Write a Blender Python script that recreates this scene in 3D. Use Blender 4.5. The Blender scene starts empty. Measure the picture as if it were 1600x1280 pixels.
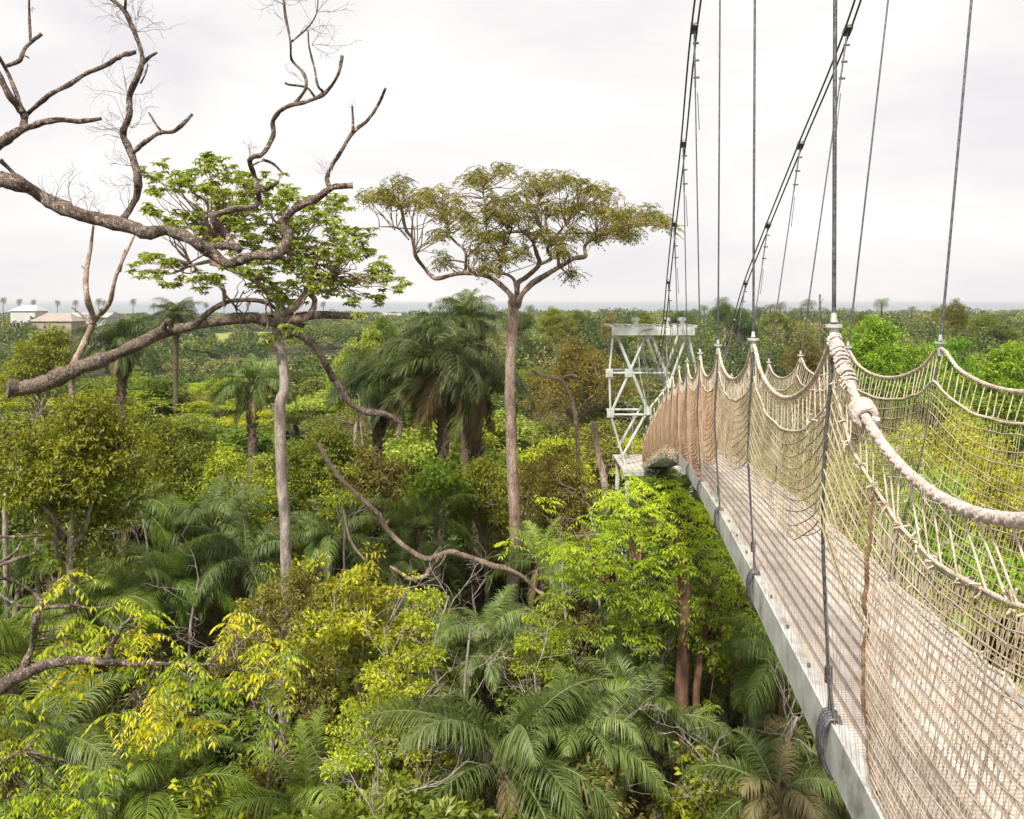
import bpy, math, random
import numpy as np
from mathutils import Vector, Matrix

# ------------------------------------------------------------------ scene, camera, sky, sun
sc = bpy.context.scene
R = math.radians
EYE = 16.0          # eye height over the forest floor
F = 1256.0          # focal length in photo pixels
HOR = 473.0         # horizon row in the photo
cam_d = bpy.data.cameras.new("camera"); cam = bpy.data.objects.new("camera", cam_d)
sc.collection.objects.link(cam); sc.camera = cam
cam.location = (0, 0, EYE); cam.rotation_euler = (R(90), 0, 0)
cam_d.sensor_width = 36; cam_d.lens = 36 * F / 1600
cam_d.shift_y = (HOR - 640) / 1600
cam_d.clip_start = 0.05; cam_d.clip_end = 20000

SUN_EL, SUN_AZ = 50.0, 205.0      # azimuth clockwise from +Y (north)
world = bpy.data.worlds.new("World"); sc.world = world; world.use_nodes = True
nt = world.node_tree; nt.nodes.clear()
out = nt.nodes.new("ShaderNodeOutputWorld"); bg = nt.nodes.new("ShaderNodeBackground")
sky = nt.nodes.new("ShaderNodeTexSky"); sky.sky_type = 'NISHITA'; sky.sun_disc = False
sky.sun_elevation = R(SUN_EL); sky.sun_rotation = R(SUN_AZ)
tc = nt.nodes.new("ShaderNodeTexCoord"); mp = nt.nodes.new("ShaderNodeMapping")
mp.inputs['Scale'].default_value = (1.0, 1.0, 3.2)
n1 = nt.nodes.new("ShaderNodeTexNoise"); n1.inputs['Scale'].default_value = 2.1; n1.inputs['Detail'].default_value = 7; n1.inputs['Roughness'].default_value = 0.5
n1.inputs['Distortion'].default_value = 0.5
cr = nt.nodes.new("ShaderNodeValToRGB")
cr.color_ramp.elements[0].position = 0.36; cr.color_ramp.elements[0].color = (7.0, 6.8, 6.95, 1)
cr.color_ramp.elements[1].position = 0.58; cr.color_ramp.elements[1].color = (8.6, 8.25, 8.05, 1)
mx = nt.nodes.new("ShaderNodeMix"); mx.data_type = 'RGBA'; mx.inputs[0].default_value = 0.965
L = nt.links
L.new(tc.outputs['Generated'], mp.inputs[0]); L.new(mp.outputs[0], n1.inputs['Vector'])
L.new(n1.outputs['Fac'], cr.inputs[0]); L.new(sky.outputs[0], mx.inputs[6]); L.new(cr.outputs[0], mx.inputs[7])
L.new(mx.outputs[2], bg.inputs[0]); bg.inputs[1].default_value = 0.1
L.new(bg.outputs[0], out.inputs[0])

sun_d = bpy.data.lights.new("sun", 'SUN'); sun = bpy.data.objects.new("sun", sun_d)
sc.collection.objects.link(sun)
sun_d.energy = 5.0; sun_d.angle = R(4); sun_d.color = (1.0, 0.955, 0.86)
sdir = Vector((math.sin(R(SUN_AZ)) * math.cos(R(SUN_EL)), math.cos(R(SUN_AZ)) * math.cos(R(SUN_EL)), math.sin(R(SUN_EL))))
sun.rotation_euler = sdir.to_track_quat('Z', 'Y').to_euler()
sun.location = (0, 0, 60)
sc.view_settings.view_transform = 'Standard'; sc.view_settings.look = 'None'
sc.view_settings.exposure = 0.34; sc.view_settings.gamma = 1.0
sc.cycles.max_bounces = 6; sc.cycles.diffuse_bounces = 3; sc.cycles.transmission_bounces = 4
sc.cycles.transparent_max_bounces = 8; sc.cycles.glossy_bounces = 2

# ------------------------------------------------------------------ helpers
rng = np.random.default_rng(7); random.seed(7)
C = sc.collection

def P(px, py, d):
    """point that lies d metres ahead in the direction of a photo pixel"""
    return np.array([(px - 800) / F * d, d, EYE + (HOR - py) / F * d])

class MB:
    """collects vertices and faces, with an optional per-vertex 'tone'"""
    def __init__(s): s.v = []; s.f = []; s.t = []; s.n = 0
    def add(s, v, f, tone=0.5):
        v = np.asarray(v, float); f = np.asarray(f, int)
        s.v.append(v); s.f.append(f + s.n); s.n += len(v)
        s.t.append(np.broadcast_to(np.asarray(tone, float), (len(v),)))
    def mesh(s, name, mat, smooth=False):
        me = bpy.data.meshes.new(name)
        if s.n == 0: return me
        v = np.concatenate(s.v); me.vertices.add(len(v)); me.vertices.foreach_set('co', v.astype(np.float32).ravel())
        loops = np.concatenate([f.ravel() for f in s.f])
        sizes = np.concatenate([np.full(len(f), f.shape[1]) for f in s.f])
        me.loops.add(len(loops)); me.loops.foreach_set('vertex_index', loops.astype(np.int32))
        me.polygons.add(len(sizes))
        starts = np.concatenate([[0], np.cumsum(sizes)[:-1]])
        me.polygons.foreach_set('loop_start', starts.astype(np.int32))
        try: me.polygons.foreach_set('loop_total', sizes.astype(np.int32))
        except Exception: pass
        me.polygons.foreach_set('use_smooth', np.full(len(sizes), bool(smooth)))
        a = me.attributes.new('tone', 'FLOAT', 'POINT'); a.data.foreach_set('value', np.concatenate(s.t).astype(np.float32))
        me.materials.append(mat); me.update(calc_edges=True); me.validate()
        return me
    def build(s, name, mat, parent=None, smooth=False, loc=None):
        o = bpy.data.objects.new(name, s.mesh(name, mat, smooth)); C.objects.link(o)
        if parent is not None: o.parent = parent
        if loc is not None: o.location = loc
        return o

def catmull(pts, sub=4):
    p = np.asarray(pts, float)
    if len(p) < 3 or sub < 2: return p
    q = np.vstack([2 * p[0] - p[1], p, 2 * p[-1] - p[-2]])
    o = []
    for i in range(1, len(q) - 2):
        for j in range(sub):
            t = j / sub
            o.append(0.5 * ((2 * q[i]) + (-q[i-1] + q[i+1]) * t + (2*q[i-1] - 5*q[i] + 4*q[i+1] - q[i+2]) * t*t + (-q[i-1] + 3*q[i] - 3*q[i+1] + q[i+2]) * t**3))
    o.append(q[-2]); return np.array(o)

def tube(mb, pts, rad, sides=6, tone=0.5, knob=0.0, cap=True):
    p = np.asarray(pts, float); n = len(p)
    r = np.broadcast_to(np.asarray(rad, float), (n,)) if np.ndim(rad) == 0 else np.interp(np.linspace(0, 1, n), np.linspace(0, 1, len(rad)), rad)
    T = np.gradient(p, axis=0); T /= np.linalg.norm(T, axis=1)[:, None] + 1e-12
    up = np.array([0.03, 0.02, 1.0]) if abs(T[0][2]) < 0.9 else np.array([1.0, 0.02, 0.03])
    N = np.cross(T, up); ln = np.linalg.norm(N, axis=1)
    # parallel transport
    Ns = np.zeros_like(p); a = np.cross(T[0], up); a /= np.linalg.norm(a); Ns[0] = a
    for i in range(1, n):
        a = a - T[i] * np.dot(a, T[i]); l = np.linalg.norm(a)
        a = a / l if l > 1e-9 else Ns[i-1]
        Ns[i] = a
    B = np.cross(T, Ns)
    th = np.linspace(0, 2 * np.pi, sides, endpoint=False)
    rr = r[:, None] * (1 + (rng.normal(0, knob, (n, sides)) if knob else 0))
    v = p[:, None, :] + rr[:, :, None] * (np.cos(th)[None, :, None] * Ns[:, None, :] + np.sin(th)[None, :, None] * B[:, None, :])
    i = np.arange(n - 1)[:, None] * sides; j = np.arange(sides)[None, :]; k = (j + 1) % sides
    f = np.stack([i + j, i + k, i + k + sides, i + j + sides], -1).reshape(-1, 4)
    mb.add(v.reshape(-1, 3), f, tone)
    if cap and sides >= 3:
        for e, idx in ((0, 0), (1, n - 1)):
            ring = v[idx]; c = p[idx]
            vv = np.vstack([ring, c]); jj = np.arange(sides); kk = (jj + 1) % sides
            ff = np.stack([kk if e == 0 else jj, jj if e == 0 else kk, np.full(sides, sides)], -1)
            mb.add(vv, ff, tone)

def segs(mb, A, B, r, tone=0.5, sides=3):
    """many straight thin strands at once"""
    A = np.asarray(A, float); B = np.asarray(B, float); n = len(A)
    T = B - A; T /= np.linalg.norm(T, axis=1)[:, None] + 1e-12
    ref = np.where(np.abs(T[:, 2:3]) < 0.9, np.array([[0, 0, 1.0]]), np.array([[1.0, 0, 0]]))
    N = np.cross(T, ref); N /= np.linalg.norm(N, axis=1)[:, None]; Bn = np.cross(T, N)
    r = np.broadcast_to(np.asarray(r, float), (n,))
    th = np.linspace(0, 2*np.pi, sides, endpoint=False)
    off = r[:, None, None] * (np.cos(th)[None, :, None] * N[:, None] + np.sin(th)[None, :, None] * Bn[:, None])
    v = np.concatenate([A[:, None] + off, B[:, None] + off], 1)
    j = np.arange(sides); k = (j + 1) % sides
    f = np.stack([j, k, k + sides, j + sides], -1)[None] + (np.arange(n) * 2 * sides)[:, None, None]
    mb.add(v.reshape(-1, 3), f.reshape(-1, 4), tone)

def box(mb, c, s, rot=None, tone=0.5):
    v = np.array([[x, y, z] for x in (-.5, .5) for y in (-.5, .5) for z in (-.5, .5)]) * np.asarray(s, float)
    if rot is not None: v = v @ np.array(rot).T
    f = [[0, 1, 3, 2], [4, 6, 7, 5], [0, 4, 5, 1], [2, 3, 7, 6], [0, 2, 6, 4], [1, 5, 7, 3]]
    mb.add(v + np.asarray(c, float), f, tone)

def beam_between(mb, a, b, w, h, tone=0.5):
    a = np.asarray(a, float); b = np.asarray(b, float); t = b - a; l = np.linalg.norm(t); t /= l
    ref = np.array([0, 0, 1.0]) if abs(t[2]) < 0.95 else np.array([0, 1.0, 0])
    n = np.cross(t, ref); n /= np.linalg.norm(n); u = np.cross(n, t)
    box(mb, (a + b) / 2, (w, l, h), np.stack([n, t, u], 1), tone)

def leaves(mb, c, axis, nrm, ln, wd, tone, fold=0.18):
    """one folded rhombus of two triangles per leaf"""
    axis = axis / (np.linalg.norm(axis, axis=1)[:, None] + 1e-9)
    side = np.cross(axis, nrm); side /= np.linalg.norm(side, axis=1)[:, None] + 1e-9
    up = np.cross(side, axis)
    n = len(c); ln = np.broadcast_to(ln, (n,))[:, None]; wd = np.broadcast_to(wd, (n,))[:, None]
    a = c; tip = c + axis * ln - up * ln * 0.12
    m = c + axis * ln * 0.45
    l = m + side * wd * 0.5 + up * wd * fold; r = m - side * wd * 0.5 + up * wd * fold
    v = np.stack([a, l, tip, r], 1).reshape(-1, 3)
    b = (np.arange(n) * 4)[:, None]
    f = np.concatenate([b + [0, 1, 2], b + [0, 2, 3]], 1).reshape(-1, 3)
    mb.add(v, f, np.repeat(np.broadcast_to(tone, (n,)), 4))

def unit(n):
    v = rng.normal(size=(n, 3)); return v / np.linalg.norm(v, axis=1)[:, None]

def tag(o, label=None, cat=None, group=None, kind=None):
    if label: o['label'] = label
    if cat: o['category'] = cat
    if group: o['group'] = group
    if kind: o['kind'] = kind
    return o

def empty(name, loc, rz=0.0, s=1.0):
    o = bpy.data.objects.new(name, None); C.objects.link(o)
    o.location = loc; o.rotation_euler = (0, 0, rz); o.scale = (s, s, s); o.empty_display_size = 0.3
    return o

def kids(o): return KIDS.get(o.name, [])
KIDS = {}
def child(root, name, mesh):
    o = bpy.data.objects.new(name, mesh); C.objects.link(o); o.parent = root
    KIDS.setdefault(root.name, []).append(o); return o

def copy_tree(src, loc, rz, s):
    r = src.copy(); C.objects.link(r); r.location = loc; r.rotation_euler = (0, 0, rz)
    r.scale = s if hasattr(s, '__len__') else (s, s, s)
    for c in kids(src):
        d = c.copy(); C.objects.link(d); d.parent = r
    return r

# ------------------------------------------------------------------ materials
def newmat(name):
    m = bpy.data.materials.new(name); m.use_nodes = True
    n = m.node_tree; n.nodes.clear()
    o = n.nodes.new("ShaderNodeOutputMaterial"); return m, n, o

def ramp(n, stops):
    r = n.nodes.new("ShaderNodeValToRGB"); e = r.color_ramp.elements
    e[0].position, e[0].color = stops[0][0], (*stops[0][1], 1); e[1].position, e[1].color = stops[-1][0], (*stops[-1][1], 1)
    for p, c in stops[1:-1]:
        x = e.new(p); x.color = (*c, 1)
    return r

def leafmat(name, cols, trans=0.38, rough=0.42, hue=0.03, spec=0.35):
    m, n, o = newmat(name); L = n.links
    at = n.nodes.new("ShaderNodeAttribute"); at.attribute_name = 'tone'
    k = len(cols); r = ramp(n, [(i / (k - 1), c) for i, c in enumerate(cols)])
    L.new(at.outputs['Fac'], r.inputs[0])
    oi = n.nodes.new("ShaderNodeObjectInfo")
    hs = n.nodes.new("ShaderNodeHueSaturation")
    m1 = n.nodes.new("ShaderNodeMapRange"); m1.inputs['To Min'].default_value = 0.5 - hue; m1.inputs['To Max'].default_value = 0.5 + hue
    m2 = n.nodes.new("ShaderNodeMapRange"); m2.inputs['To Min'].default_value = 0.78; m2.inputs['To Max'].default_value = 1.25
    wn = n.nodes.new("ShaderNodeTexWhiteNoise"); wn.noise_dimensions = '1D'
    L.new(oi.outputs['Random'], wn.inputs['W']); L.new(oi.outputs['Random'], m1.inputs[0]); L.new(wn.outputs['Value'], m2.inputs[0])
    L.new(m1.outputs[0], hs.inputs['Hue']); L.new(m2.outputs[0], hs.inputs['Value']); L.new(r.outputs[0], hs.inputs['Color'])
    b = n.nodes.new("ShaderNodeBsdfPrincipled"); b.inputs['Roughness'].default_value = rough
    b.inputs['Specular IOR Level'].default_value = spec
    t = n.nodes.new("ShaderNodeBsdfTranslucent")
    tb = n.nodes.new("ShaderNodeMix"); tb.data_type = 'RGBA'; tb.blend_type = 'MULTIPLY'; tb.inputs[0].default_value = 1.0
    tb.inputs[7].default_value = (1.5, 1.6, 0.6, 1)
    L.new(hs.outputs[0], b.inputs['Base Color']); L.new(hs.outputs[0], tb.inputs[6]); L.new(tb.outputs[2], t.inputs[0])
    x = n.nodes.new("ShaderNodeMixShader"); x.inputs[0].default_value = trans
    L.new(b.outputs[0], x.inputs[1]); L.new(t.outputs[0], x.inputs[2]); L.new(x.outputs[0], o.inputs[0])
    return m

def surfmat(name, cols, scale=6.0, rough=0.85, bump=0.4, bscale=None, stretch=(1, 1, 1), metal=0.0, detail=8, bdist=0.02, coord='Object', spec=0.3):
    m, n, o = newmat(name); L = n.links
    tcn = n.nodes.new("ShaderNodeTexCoord"); mpn = n.nodes.new("ShaderNodeMapping"); mpn.inputs['Scale'].default_value = stretch
    L.new(tcn.outputs[coord], mpn.inputs[0])
    ns = n.nodes.new("ShaderNodeTexNoise"); ns.inputs['Scale'].default_value = scale; ns.inputs['Detail'].default_value = detail; ns.inputs['Roughness'].default_value = 0.62
    L.new(mpn.outputs[0], ns.inputs['Vector'])
    k = len(cols); r = ramp(n, [(0.32 + 0.36 * i / (k - 1), c) for i, c in enumerate(cols)])
    L.new(ns.outputs['Fac'], r.inputs[0])
    b = n.nodes.new("ShaderNodeBsdfPrincipled"); b.inputs['Roughness'].default_value = rough; b.inputs['Metallic'].default_value = metal
    b.inputs['Specular IOR Level'].default_value = spec
    L.new(r.outputs[0], b.inputs['Base Color'])
    n2 = n.nodes.new("ShaderNodeTexNoise"); n2.inputs['Scale'].default_value = bscale or scale * 3; n2.inputs['Detail'].default_value = 6
    L.new(mpn.outputs[0], n2.inputs['Vector'])
    bm = n.nodes.new("ShaderNodeBump"); bm.inputs['Strength'].default_value = bump; bm.inputs['Distance'].default_value = bdist
    L.new(n2.outputs['Fac'], bm.inputs['Height']); L.new(bm.outputs[0], b.inputs['Normal']); L.new(b.outputs[0], o.inputs[0])
    return m

M = {}
def barkmat(name, base, lichen, crack, scale=1.0, amount=.5, stretch=.3, vor=1):
    m, n, o = newmat(name); L = n.links
    tcn = n.nodes.new("ShaderNodeTexCoord"); mpn = n.nodes.new("ShaderNodeMapping"); mpn.inputs['Scale'].default_value = (1, 1, stretch)
    L.new(tcn.outputs['Object'], mpn.inputs[0])
    a = n.nodes.new("ShaderNodeTexNoise"); a.inputs['Scale'].default_value = 7 * scale; a.inputs['Detail'].default_value = 12; a.inputs['Roughness'].default_value = .7; L.new(mpn.outputs[0], a.inputs['Vector'])
    r = ramp(n, [(.36, base[0]), (.5, base[1]), (.63, base[2])]); L.new(a.outputs['Fac'], r.inputs[0])
    b2 = n.nodes.new("ShaderNodeTexNoise"); b2.inputs['Scale'].default_value = 13 * scale; b2.inputs['Detail'].default_value = 8; b2.inputs['Roughness'].default_value = .65; L.new(tcn.outputs['Object'], b2.inputs['Vector'])
    rl = ramp(n, [(.62 - .16 * amount, (0, 0, 0)), (.70 - .16 * amount, (1, 1, 1))]); L.new(b2.outputs['Fac'], rl.inputs[0])
    x = n.nodes.new("ShaderNodeMix"); x.data_type = 'RGBA'; L.new(rl.outputs[0], x.inputs[0]); L.new(r.outputs[0], x.inputs[6]); x.inputs[7].default_value = (*lichen, 1)
    v = n.nodes.new("ShaderNodeTexVoronoi"); v.feature = 'DISTANCE_TO_EDGE'; v.inputs['Scale'].default_value = 20 * scale; L.new(mpn.outputs[0], v.inputs['Vector'])
    rv = ramp(n, [(0, (1 - vor,) * 3), (.12, (1, 1, 1))]); L.new(v.outputs['Distance'], rv.inputs[0])
    x2 = n.nodes.new("ShaderNodeMix"); x2.data_type = 'RGBA'; L.new(rv.outputs[0], x2.inputs[0]); x2.inputs[6].default_value = (*crack, 1); L.new(x.outputs[2], x2.inputs[7])
    p = n.nodes.new("ShaderNodeBsdfPrincipled"); p.inputs['Roughness'].default_value = .95; p.inputs['Specular IOR Level'].default_value = .15; L.new(x2.outputs[2], p.inputs['Base Color'])
    h = n.nodes.new("ShaderNodeMath"); h.operation = 'ADD'; L.new(a.outputs['Fac'], h.inputs[0]); L.new(rv.outputs[0], h.inputs[1])
    bm = n.nodes.new("ShaderNodeBump"); bm.inputs['Strength'].default_value = 1; bm.inputs['Distance'].default_value = .035; L.new(h.outputs[0], bm.inputs['Height'])
    L.new(bm.outputs[0], p.inputs['Normal']); L.new(p.outputs[0], o.inputs[0]); return m
M['mid'] = leafmat('leaf_mid_green', [(.07, .098, .010), (.165, .21, .018), (.31, .35, .04)])
M['olive'] = leafmat('leaf_olive', [(.10, .095, .018), (.21, .195, .03), (.37, .325, .065)])
M['lime'] = leafmat('leaf_lime', [(.10, .15, .010), (.23, .34, .015), (.38, .50, .03)], trans=.42)
M['dark'] = leafmat('leaf_dark', [(.045, .07, .012), (.105, .15, .02), (.20, .24, .04)], trans=.25)
M['yellow'] = leafmat('leaf_yellow_green', [(.15, .17, .015), (.34, .37, .025), (.58, .55, .05)], trans=.42, hue=.02)
M['gold'] = leafmat('leaf_gold', [(.12, .22, .012), (.28, .39, .012), (.55, .58, .012), (.74, .60, .015)], trans=.42, hue=.008)
M['rust'] = leafmat('leaf_rust', [(.09, .09, .022), (.19, .17, .035), (.30, .24, .06)], trans=.3, hue=.01)
M['bright'] = leafmat('leaf_bright', [(.09, .155, .015), (.20, .30, .022), (.34, .44, .05)], trans=.42, hue=.012)
M['grey'] = leafmat('leaf_grey_green', [(.05, .085, .035), (.10, .15, .07), (.20, .26, .14)], trans=.25)
M['canopy'] = leafmat('leaf_flat_canopy', [(.10, .10, .012), (.24, .215, .020), (.42, .36, .05)], trans=.35, hue=0)
M['glossy'] = leafmat('leaf_glossy', [(.15, .19, .02), (.29, .34, .045), (.50, .53, .15)], trans=.42, hue=0)
M['palm'] = leafmat('palm_leaflet', [(.045, .068, .014), (.105, .145, .028), (.27, .32, .12)], trans=.25, rough=.45, spec=.28, hue=.015)
M['palm_deep'] = leafmat('palm_leaflet_deep', [(.030, .048, .010), (.072, .10, .018), (.20, .24, .075)], trans=.2, rough=.45, spec=.3, hue=.012)
M['palm_light'] = leafmat('palm_leaflet_light', [(.07, .12, .014), (.18, .25, .03), (.37, .44, .12)], trans=.3, rough=.45, spec=.28, hue=.015)
M['palm_dry'] = leafmat('palm_leaflet_dry', [(.12, .09, .035), (.23, .18, .08), (.36, .29, .14)], trans=.2, rough=.6, hue=.01)
M['rachis'] = surfmat('palm_rachis', [(.10, .13, .04), (.20, .22, .08)], 5, .5, .1)
M['bark'] = surfmat('bark_brown', [(.06, .045, .035), (.14, .105, .08), (.24, .20, .16)], 3.2, .9, .8, 9, (1, 1, .3), bdist=.04)
M['bark_pale'] = barkmat('bark_pale', [(.19, .125, .095), (.33, .235, .185), (.48, .37, .30)], (.52, .44, .37), (.12, .08, .06), .55, .3, .3, .35)
M['bark_dead'] = barkmat('bark_dead_limb', [(.065, .05, .04), (.17, .125, .098), (.31, .24, .19)], (.46, .38, .31), (.03, .02, .016), 1.7, .5, .8, .3)
M['bark_grey'] = barkmat('bark_grey', [(.17, .135, .115), (.31, .26, .225), (.46, .40, .35)], (.48, .42, .37), (.20, .165, .14), .8, .1, .5, .12)
M['bark_red'] = surfmat('bark_red', [(.08, .045, .03), (.17, .09, .055), (.28, .17, .10)], 3, .9, .8, 9, (1, 1, .3), bdist=.04)
M['palmtrunk'] = surfmat('palm_trunk', [(.05, .038, .028), (.12, .09, .06), (.22, .165, .11)], 6, .95, .9, 14, (1, 1, 2), bdist=.05)
M['soil'] = surfmat('forest_floor', [(.02, .016, .01), (.045, .04, .018), (.07, .08, .025)], .35, .95, .5, 3)
M['steel'] = surfmat('galvanised_steel', [(.22, .21, .19), (.42, .42, .39), (.52, .52, .49), (.64, .64, .61)], 7, .5, .15, 14, metal=.15, bdist=.01, spec=.5)
M['steelpaint'] = surfmat('tower_paint', [(.38, .40, .35), (.54, .56, .50), (.66, .67, .62)], 4.0, .55, .12, 10, metal=.1, bdist=.01)
M['cable'] = surfmat('steel_cable', [(.05, .05, .052), (.12, .12, .125), (.20, .20, .21)], 60, .45, .6, 220, metal=.6, bdist=.004)
M['rope'] = surfmat('rope_cream', [(.38, .30, .21), (.56, .47, .36), (.70, .62, .50)], 26, .95, 1.0, 95, bdist=.006)
M['ropewrap'] = surfmat('rope_wrapped', [(.34, .26, .23), (.55, .46, .40), (.74, .67, .60)], 30, .95, 1.0, 110, bdist=.006)
M['net'] = surfmat('net_twine', [(.20, .15, .09), (.37, .30, .19), (.52, .44, .31)], 5, .95, .5, 140, bdist=.003)
M['undermesh'] = surfmat('deck_under_mesh', [(.22, .18, .15), (.33, .285, .25)], 9, .9, .6, 90, bdist=.003)
M['lacing'] = surfmat('lacing_twine_brown', [(.10, .055, .025), (.19, .115, .06), (.30, .20, .12)], 30, .95, .8, 110, bdist=.004)
M['netpale'] = surfmat('net_twine_pale', [(.26, .19, .13), (.45, .355, .265), (.62, .52, .41)], 9, .95, .5, 140, bdist=.003)
M['netbrown'] = surfmat('net_twine_brown', [(.20, .12, .07), (.36, .24, .15), (.50, .37, .25)], 8, .95, .5, 140, bdist=.003)
M['white'] = surfmat('white_render', [(.46, .45, .43), (.56, .55, .53)], .6, .8, .05)
M['roof'] = surfmat('tan_roof', [(.28, .22, .18), (.38, .31, .27)], .8, .8, .1)
M['roofpale'] = surfmat('pale_metal_roof', [(.38, .36, .34), (.47, .45, .43)], .8, .7, .1)
M['glass'] = surfmat('dark_window', [(.03, .035, .04), (.06, .065, .07)], 1, .3, .0)
M['deck'] = None
def deckmat():
    m, n, o = newmat('deck_slats'); L = n.links
    tcn = n.nodes.new("ShaderNodeTexCoord")
    ns = n.nodes.new("ShaderNodeTexNoise"); ns.inputs['Scale'].default_value = 5; ns.inputs['Detail'].default_value = 9
    L.new(tcn.outputs['Object'], ns.inputs['Vector'])
    r = ramp(n, [(.3, (.38, .325, .28)), (.5, (.52, .46, .41)), (.7, (.66, .60, .55))]); L.new(ns.outputs['Fac'], r.inputs[0])
    w = n.nodes.new("ShaderNodeTexWave"); w.wave_type = 'BANDS'; w.bands_direction = 'Y'; w.inputs['Scale'].default_value = 17; w.inputs['Distortion'].default_value = .3
    w.inputs['Detail'].default_value = 2; w.inputs['Detail Scale'].default_value = 3
    L.new(tcn.outputs['Object'], w.inputs['Vector'])
    mm = n.nodes.new("ShaderNodeMix"); mm.data_type = 'RGBA'; mm.blend_type = 'MULTIPLY'; mm.inputs[0].default_value = .6
    r2 = ramp(n, [(0, (.66, .58, .53)), (.55, (1, 1, 1))]); L.new(w.outputs['Fac'], r2.inputs[0])
    L.new(r.outputs[0], mm.inputs[6]); L.new(r2.outputs[0], mm.inputs[7])
    b = n.nodes.new("ShaderNodeBsdfPrincipled"); b.inputs['Roughness'].default_value = .7; L.new(mm.outputs[2], b.inputs['Base Color'])
    bm = n.nodes.new("ShaderNodeBump"); bm.inputs['Strength'].default_value = .6; bm.inputs['Distance'].default_value = .004
    L.new(w.outputs['Fac'], bm.inputs['Height']); L.new(bm.outputs[0], b.inputs['Normal']); L.new(b.outputs[0], o.inputs[0]); return m
M['deck'] = deckmat()

# ------------------------------------------------------------------ ground, sea
def ground():
    mb = MB(); n = 60
    xs = np.linspace(-1, 1, n); ys = np.linspace(0, 1, n)
    X = np.sign(xs) * np.abs(xs) ** 1.8 * 2500; Y = -60 + ys ** 2 * 1010
    V = []
    for y in Y:
        for x in X:
            z = 0.25 * math.sin(x * .05) * math.cos(y * .07) - (0.6 if y > 900 else 0)
            V.append((x, y, z))
    fs = [[j * n + i, j * n + i + 1, (j + 1) * n + i + 1, (j + 1) * n + i] for j in range(n - 1) for i in range(n - 1)]
    mb.add(V, fs); o = mb.build('ground', M['soil'], smooth=True); tag(o, kind='structure')
    m, nn, oo = newmat('meadow'); L = nn.links
    return o
ground()
def sheet(name, x0, x1, y0, y1, z, mat, n=24, amp=0.0):
    mb = MB(); X = np.linspace(x0, x1, n); Y = np.linspace(y0, y1, n)
    jag = lambda a: 1 + .12 * math.sin(a * 9.0) + .1 * math.sin(a * 23 + 1)
    cx, cy = (x0 + x1) / 2, (y0 + y1) / 2
    V = [(cx, cy, z)] + [(cx + (x1 - x0) / 2 * jag(a) * math.cos(a), cy + (y1 - y0) / 2 * jag(a + 2) * math.sin(a), z) for a in np.linspace(0, 2 * np.pi, 60, endpoint=False)]
    mb.add(V, [[0, 1 + i, 1 + (i + 1) % 60] for i in range(60)])
    return tag(mb.build(name, mat), kind='structure')
M['grass'] = surfmat('dry_meadow_grass', [(.14, .17, .03), (.26, .27, .05), (.34, .30, .09)], .25, .95, .5, 2)
M['sand'] = surfmat('pale_sand', [(.34, .32, .27), (.46, .43, .37)], .05, .95, .2, 1)
sheet('meadow', -62, -26, 150, 235, 1.2, M['grass'])
sheet('meadow', -150, -60, 300, 420, 1.2, M['grass'])
M['sea'] = surfmat('sea_water', [(.13, .17, .20), (.17, .215, .245)], .02, .35, .3, .3, stretch=(1, 3, 1), bdist=.2)
mb = MB(); mb.add([(-9000, 940, .15), (9000, 940, .15), (16000, 16000, .15), (-16000, 16000, .15)], [[0, 1, 2, 3]])
tag(mb.build('sea', M['sea']), kind='structure')
mb = MB(); mb.add([(-2400, 915, .35), (2400, 915, .35), (2400, 945, .20), (-2400, 945, .20)], [[0, 1, 2, 3]])
tag(mb.build('beach', M['sand']), kind='structure')

# ------------------------------------------------------------------ rope bridge
POST = [(-.9, None, None), (.8, None, None), (2.47, 1303, 522), (4.13, 1177, 538), (5.85, 1122, 545), (7.5, 1094, 556), (9.2, 1074, 568), (10.9, 1061, 578),
        (12.6, 1051, 588), (14.3, 1043, 600), (16, 1036, 612), (18, 1029, 626), (20, 1022, 640), (22, 1016, 654), (24, 1010, 668), (26, 1006, 680), (28.3, 1003, 693)]
BEAM = {2: (1300, 1138), 3: (1180, 905), 4: (1125, 803), 5: (1096, 757), 6: (1078, 730), 7: (1062, 712), 8: (1052, 706), 9: (1043, 705), 10: (1036, 707),
        11: (1030, 711), 12: (1024, 715), 13: (1018, 719), 14: (1013, 723), 15: (1009, 727), 16: (1006, 730)}
Dp = np.array([p[0] for p in POST])
Lt, Lb = [], []
for i, (d, px, py) in enumerate(POST):
    if px is None:
        x = .62 + .15 * d
        Lt.append((x, d, EYE - .09)); Lb.append((x, d, EYE - 1.235 - .0 * d))
    else:
        Lt.append(tuple(P(px, py, d)))
        b = BEAM[i]; Lb.append(tuple(P(b[0], b[1], d)))
Lt = np.array(Lt); Lb = np.array(Lb)
perp = np.array([1, -.15, 0]) / math.hypot(1, .15)
WT, WB = .90, .66
Rt = Lt + perp * WT; Rb = Lb + perp * WB
Rt[:, 2] += rng.normal(0, .012, len(Rt))
SAG = [.26] * len(POST)
def rope_pt(T, i, t, sag):
    a, b = T[i], T[i + 1]; p = a * (1 - t) + b * t
    s = 4 * t * (1 - t)
    p = p.copy(); p[2] -= sag * s ** .8
    return p
def rope_line(T, sagf, sub=12):
    o = []
    for i in range(len(T) - 1):
        for k in range(sub):
            o.append(rope_pt(T, i, k / sub, sagf(i)))
    o.append(T[-1]); return np.array(o)
SUB = 16
sagL = lambda i: {0: .28, 1: .30, 2: .235}.get(i, .20 if i < 9 else .13)
sagR = lambda i: {0: .2, 1: .2, 2: .19}.get(i, .17 if i < 9 else .12)
LT = rope_line(Lt, sagL, SUB); LB = rope_line(Lb, lambda i: 0, SUB)
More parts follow.
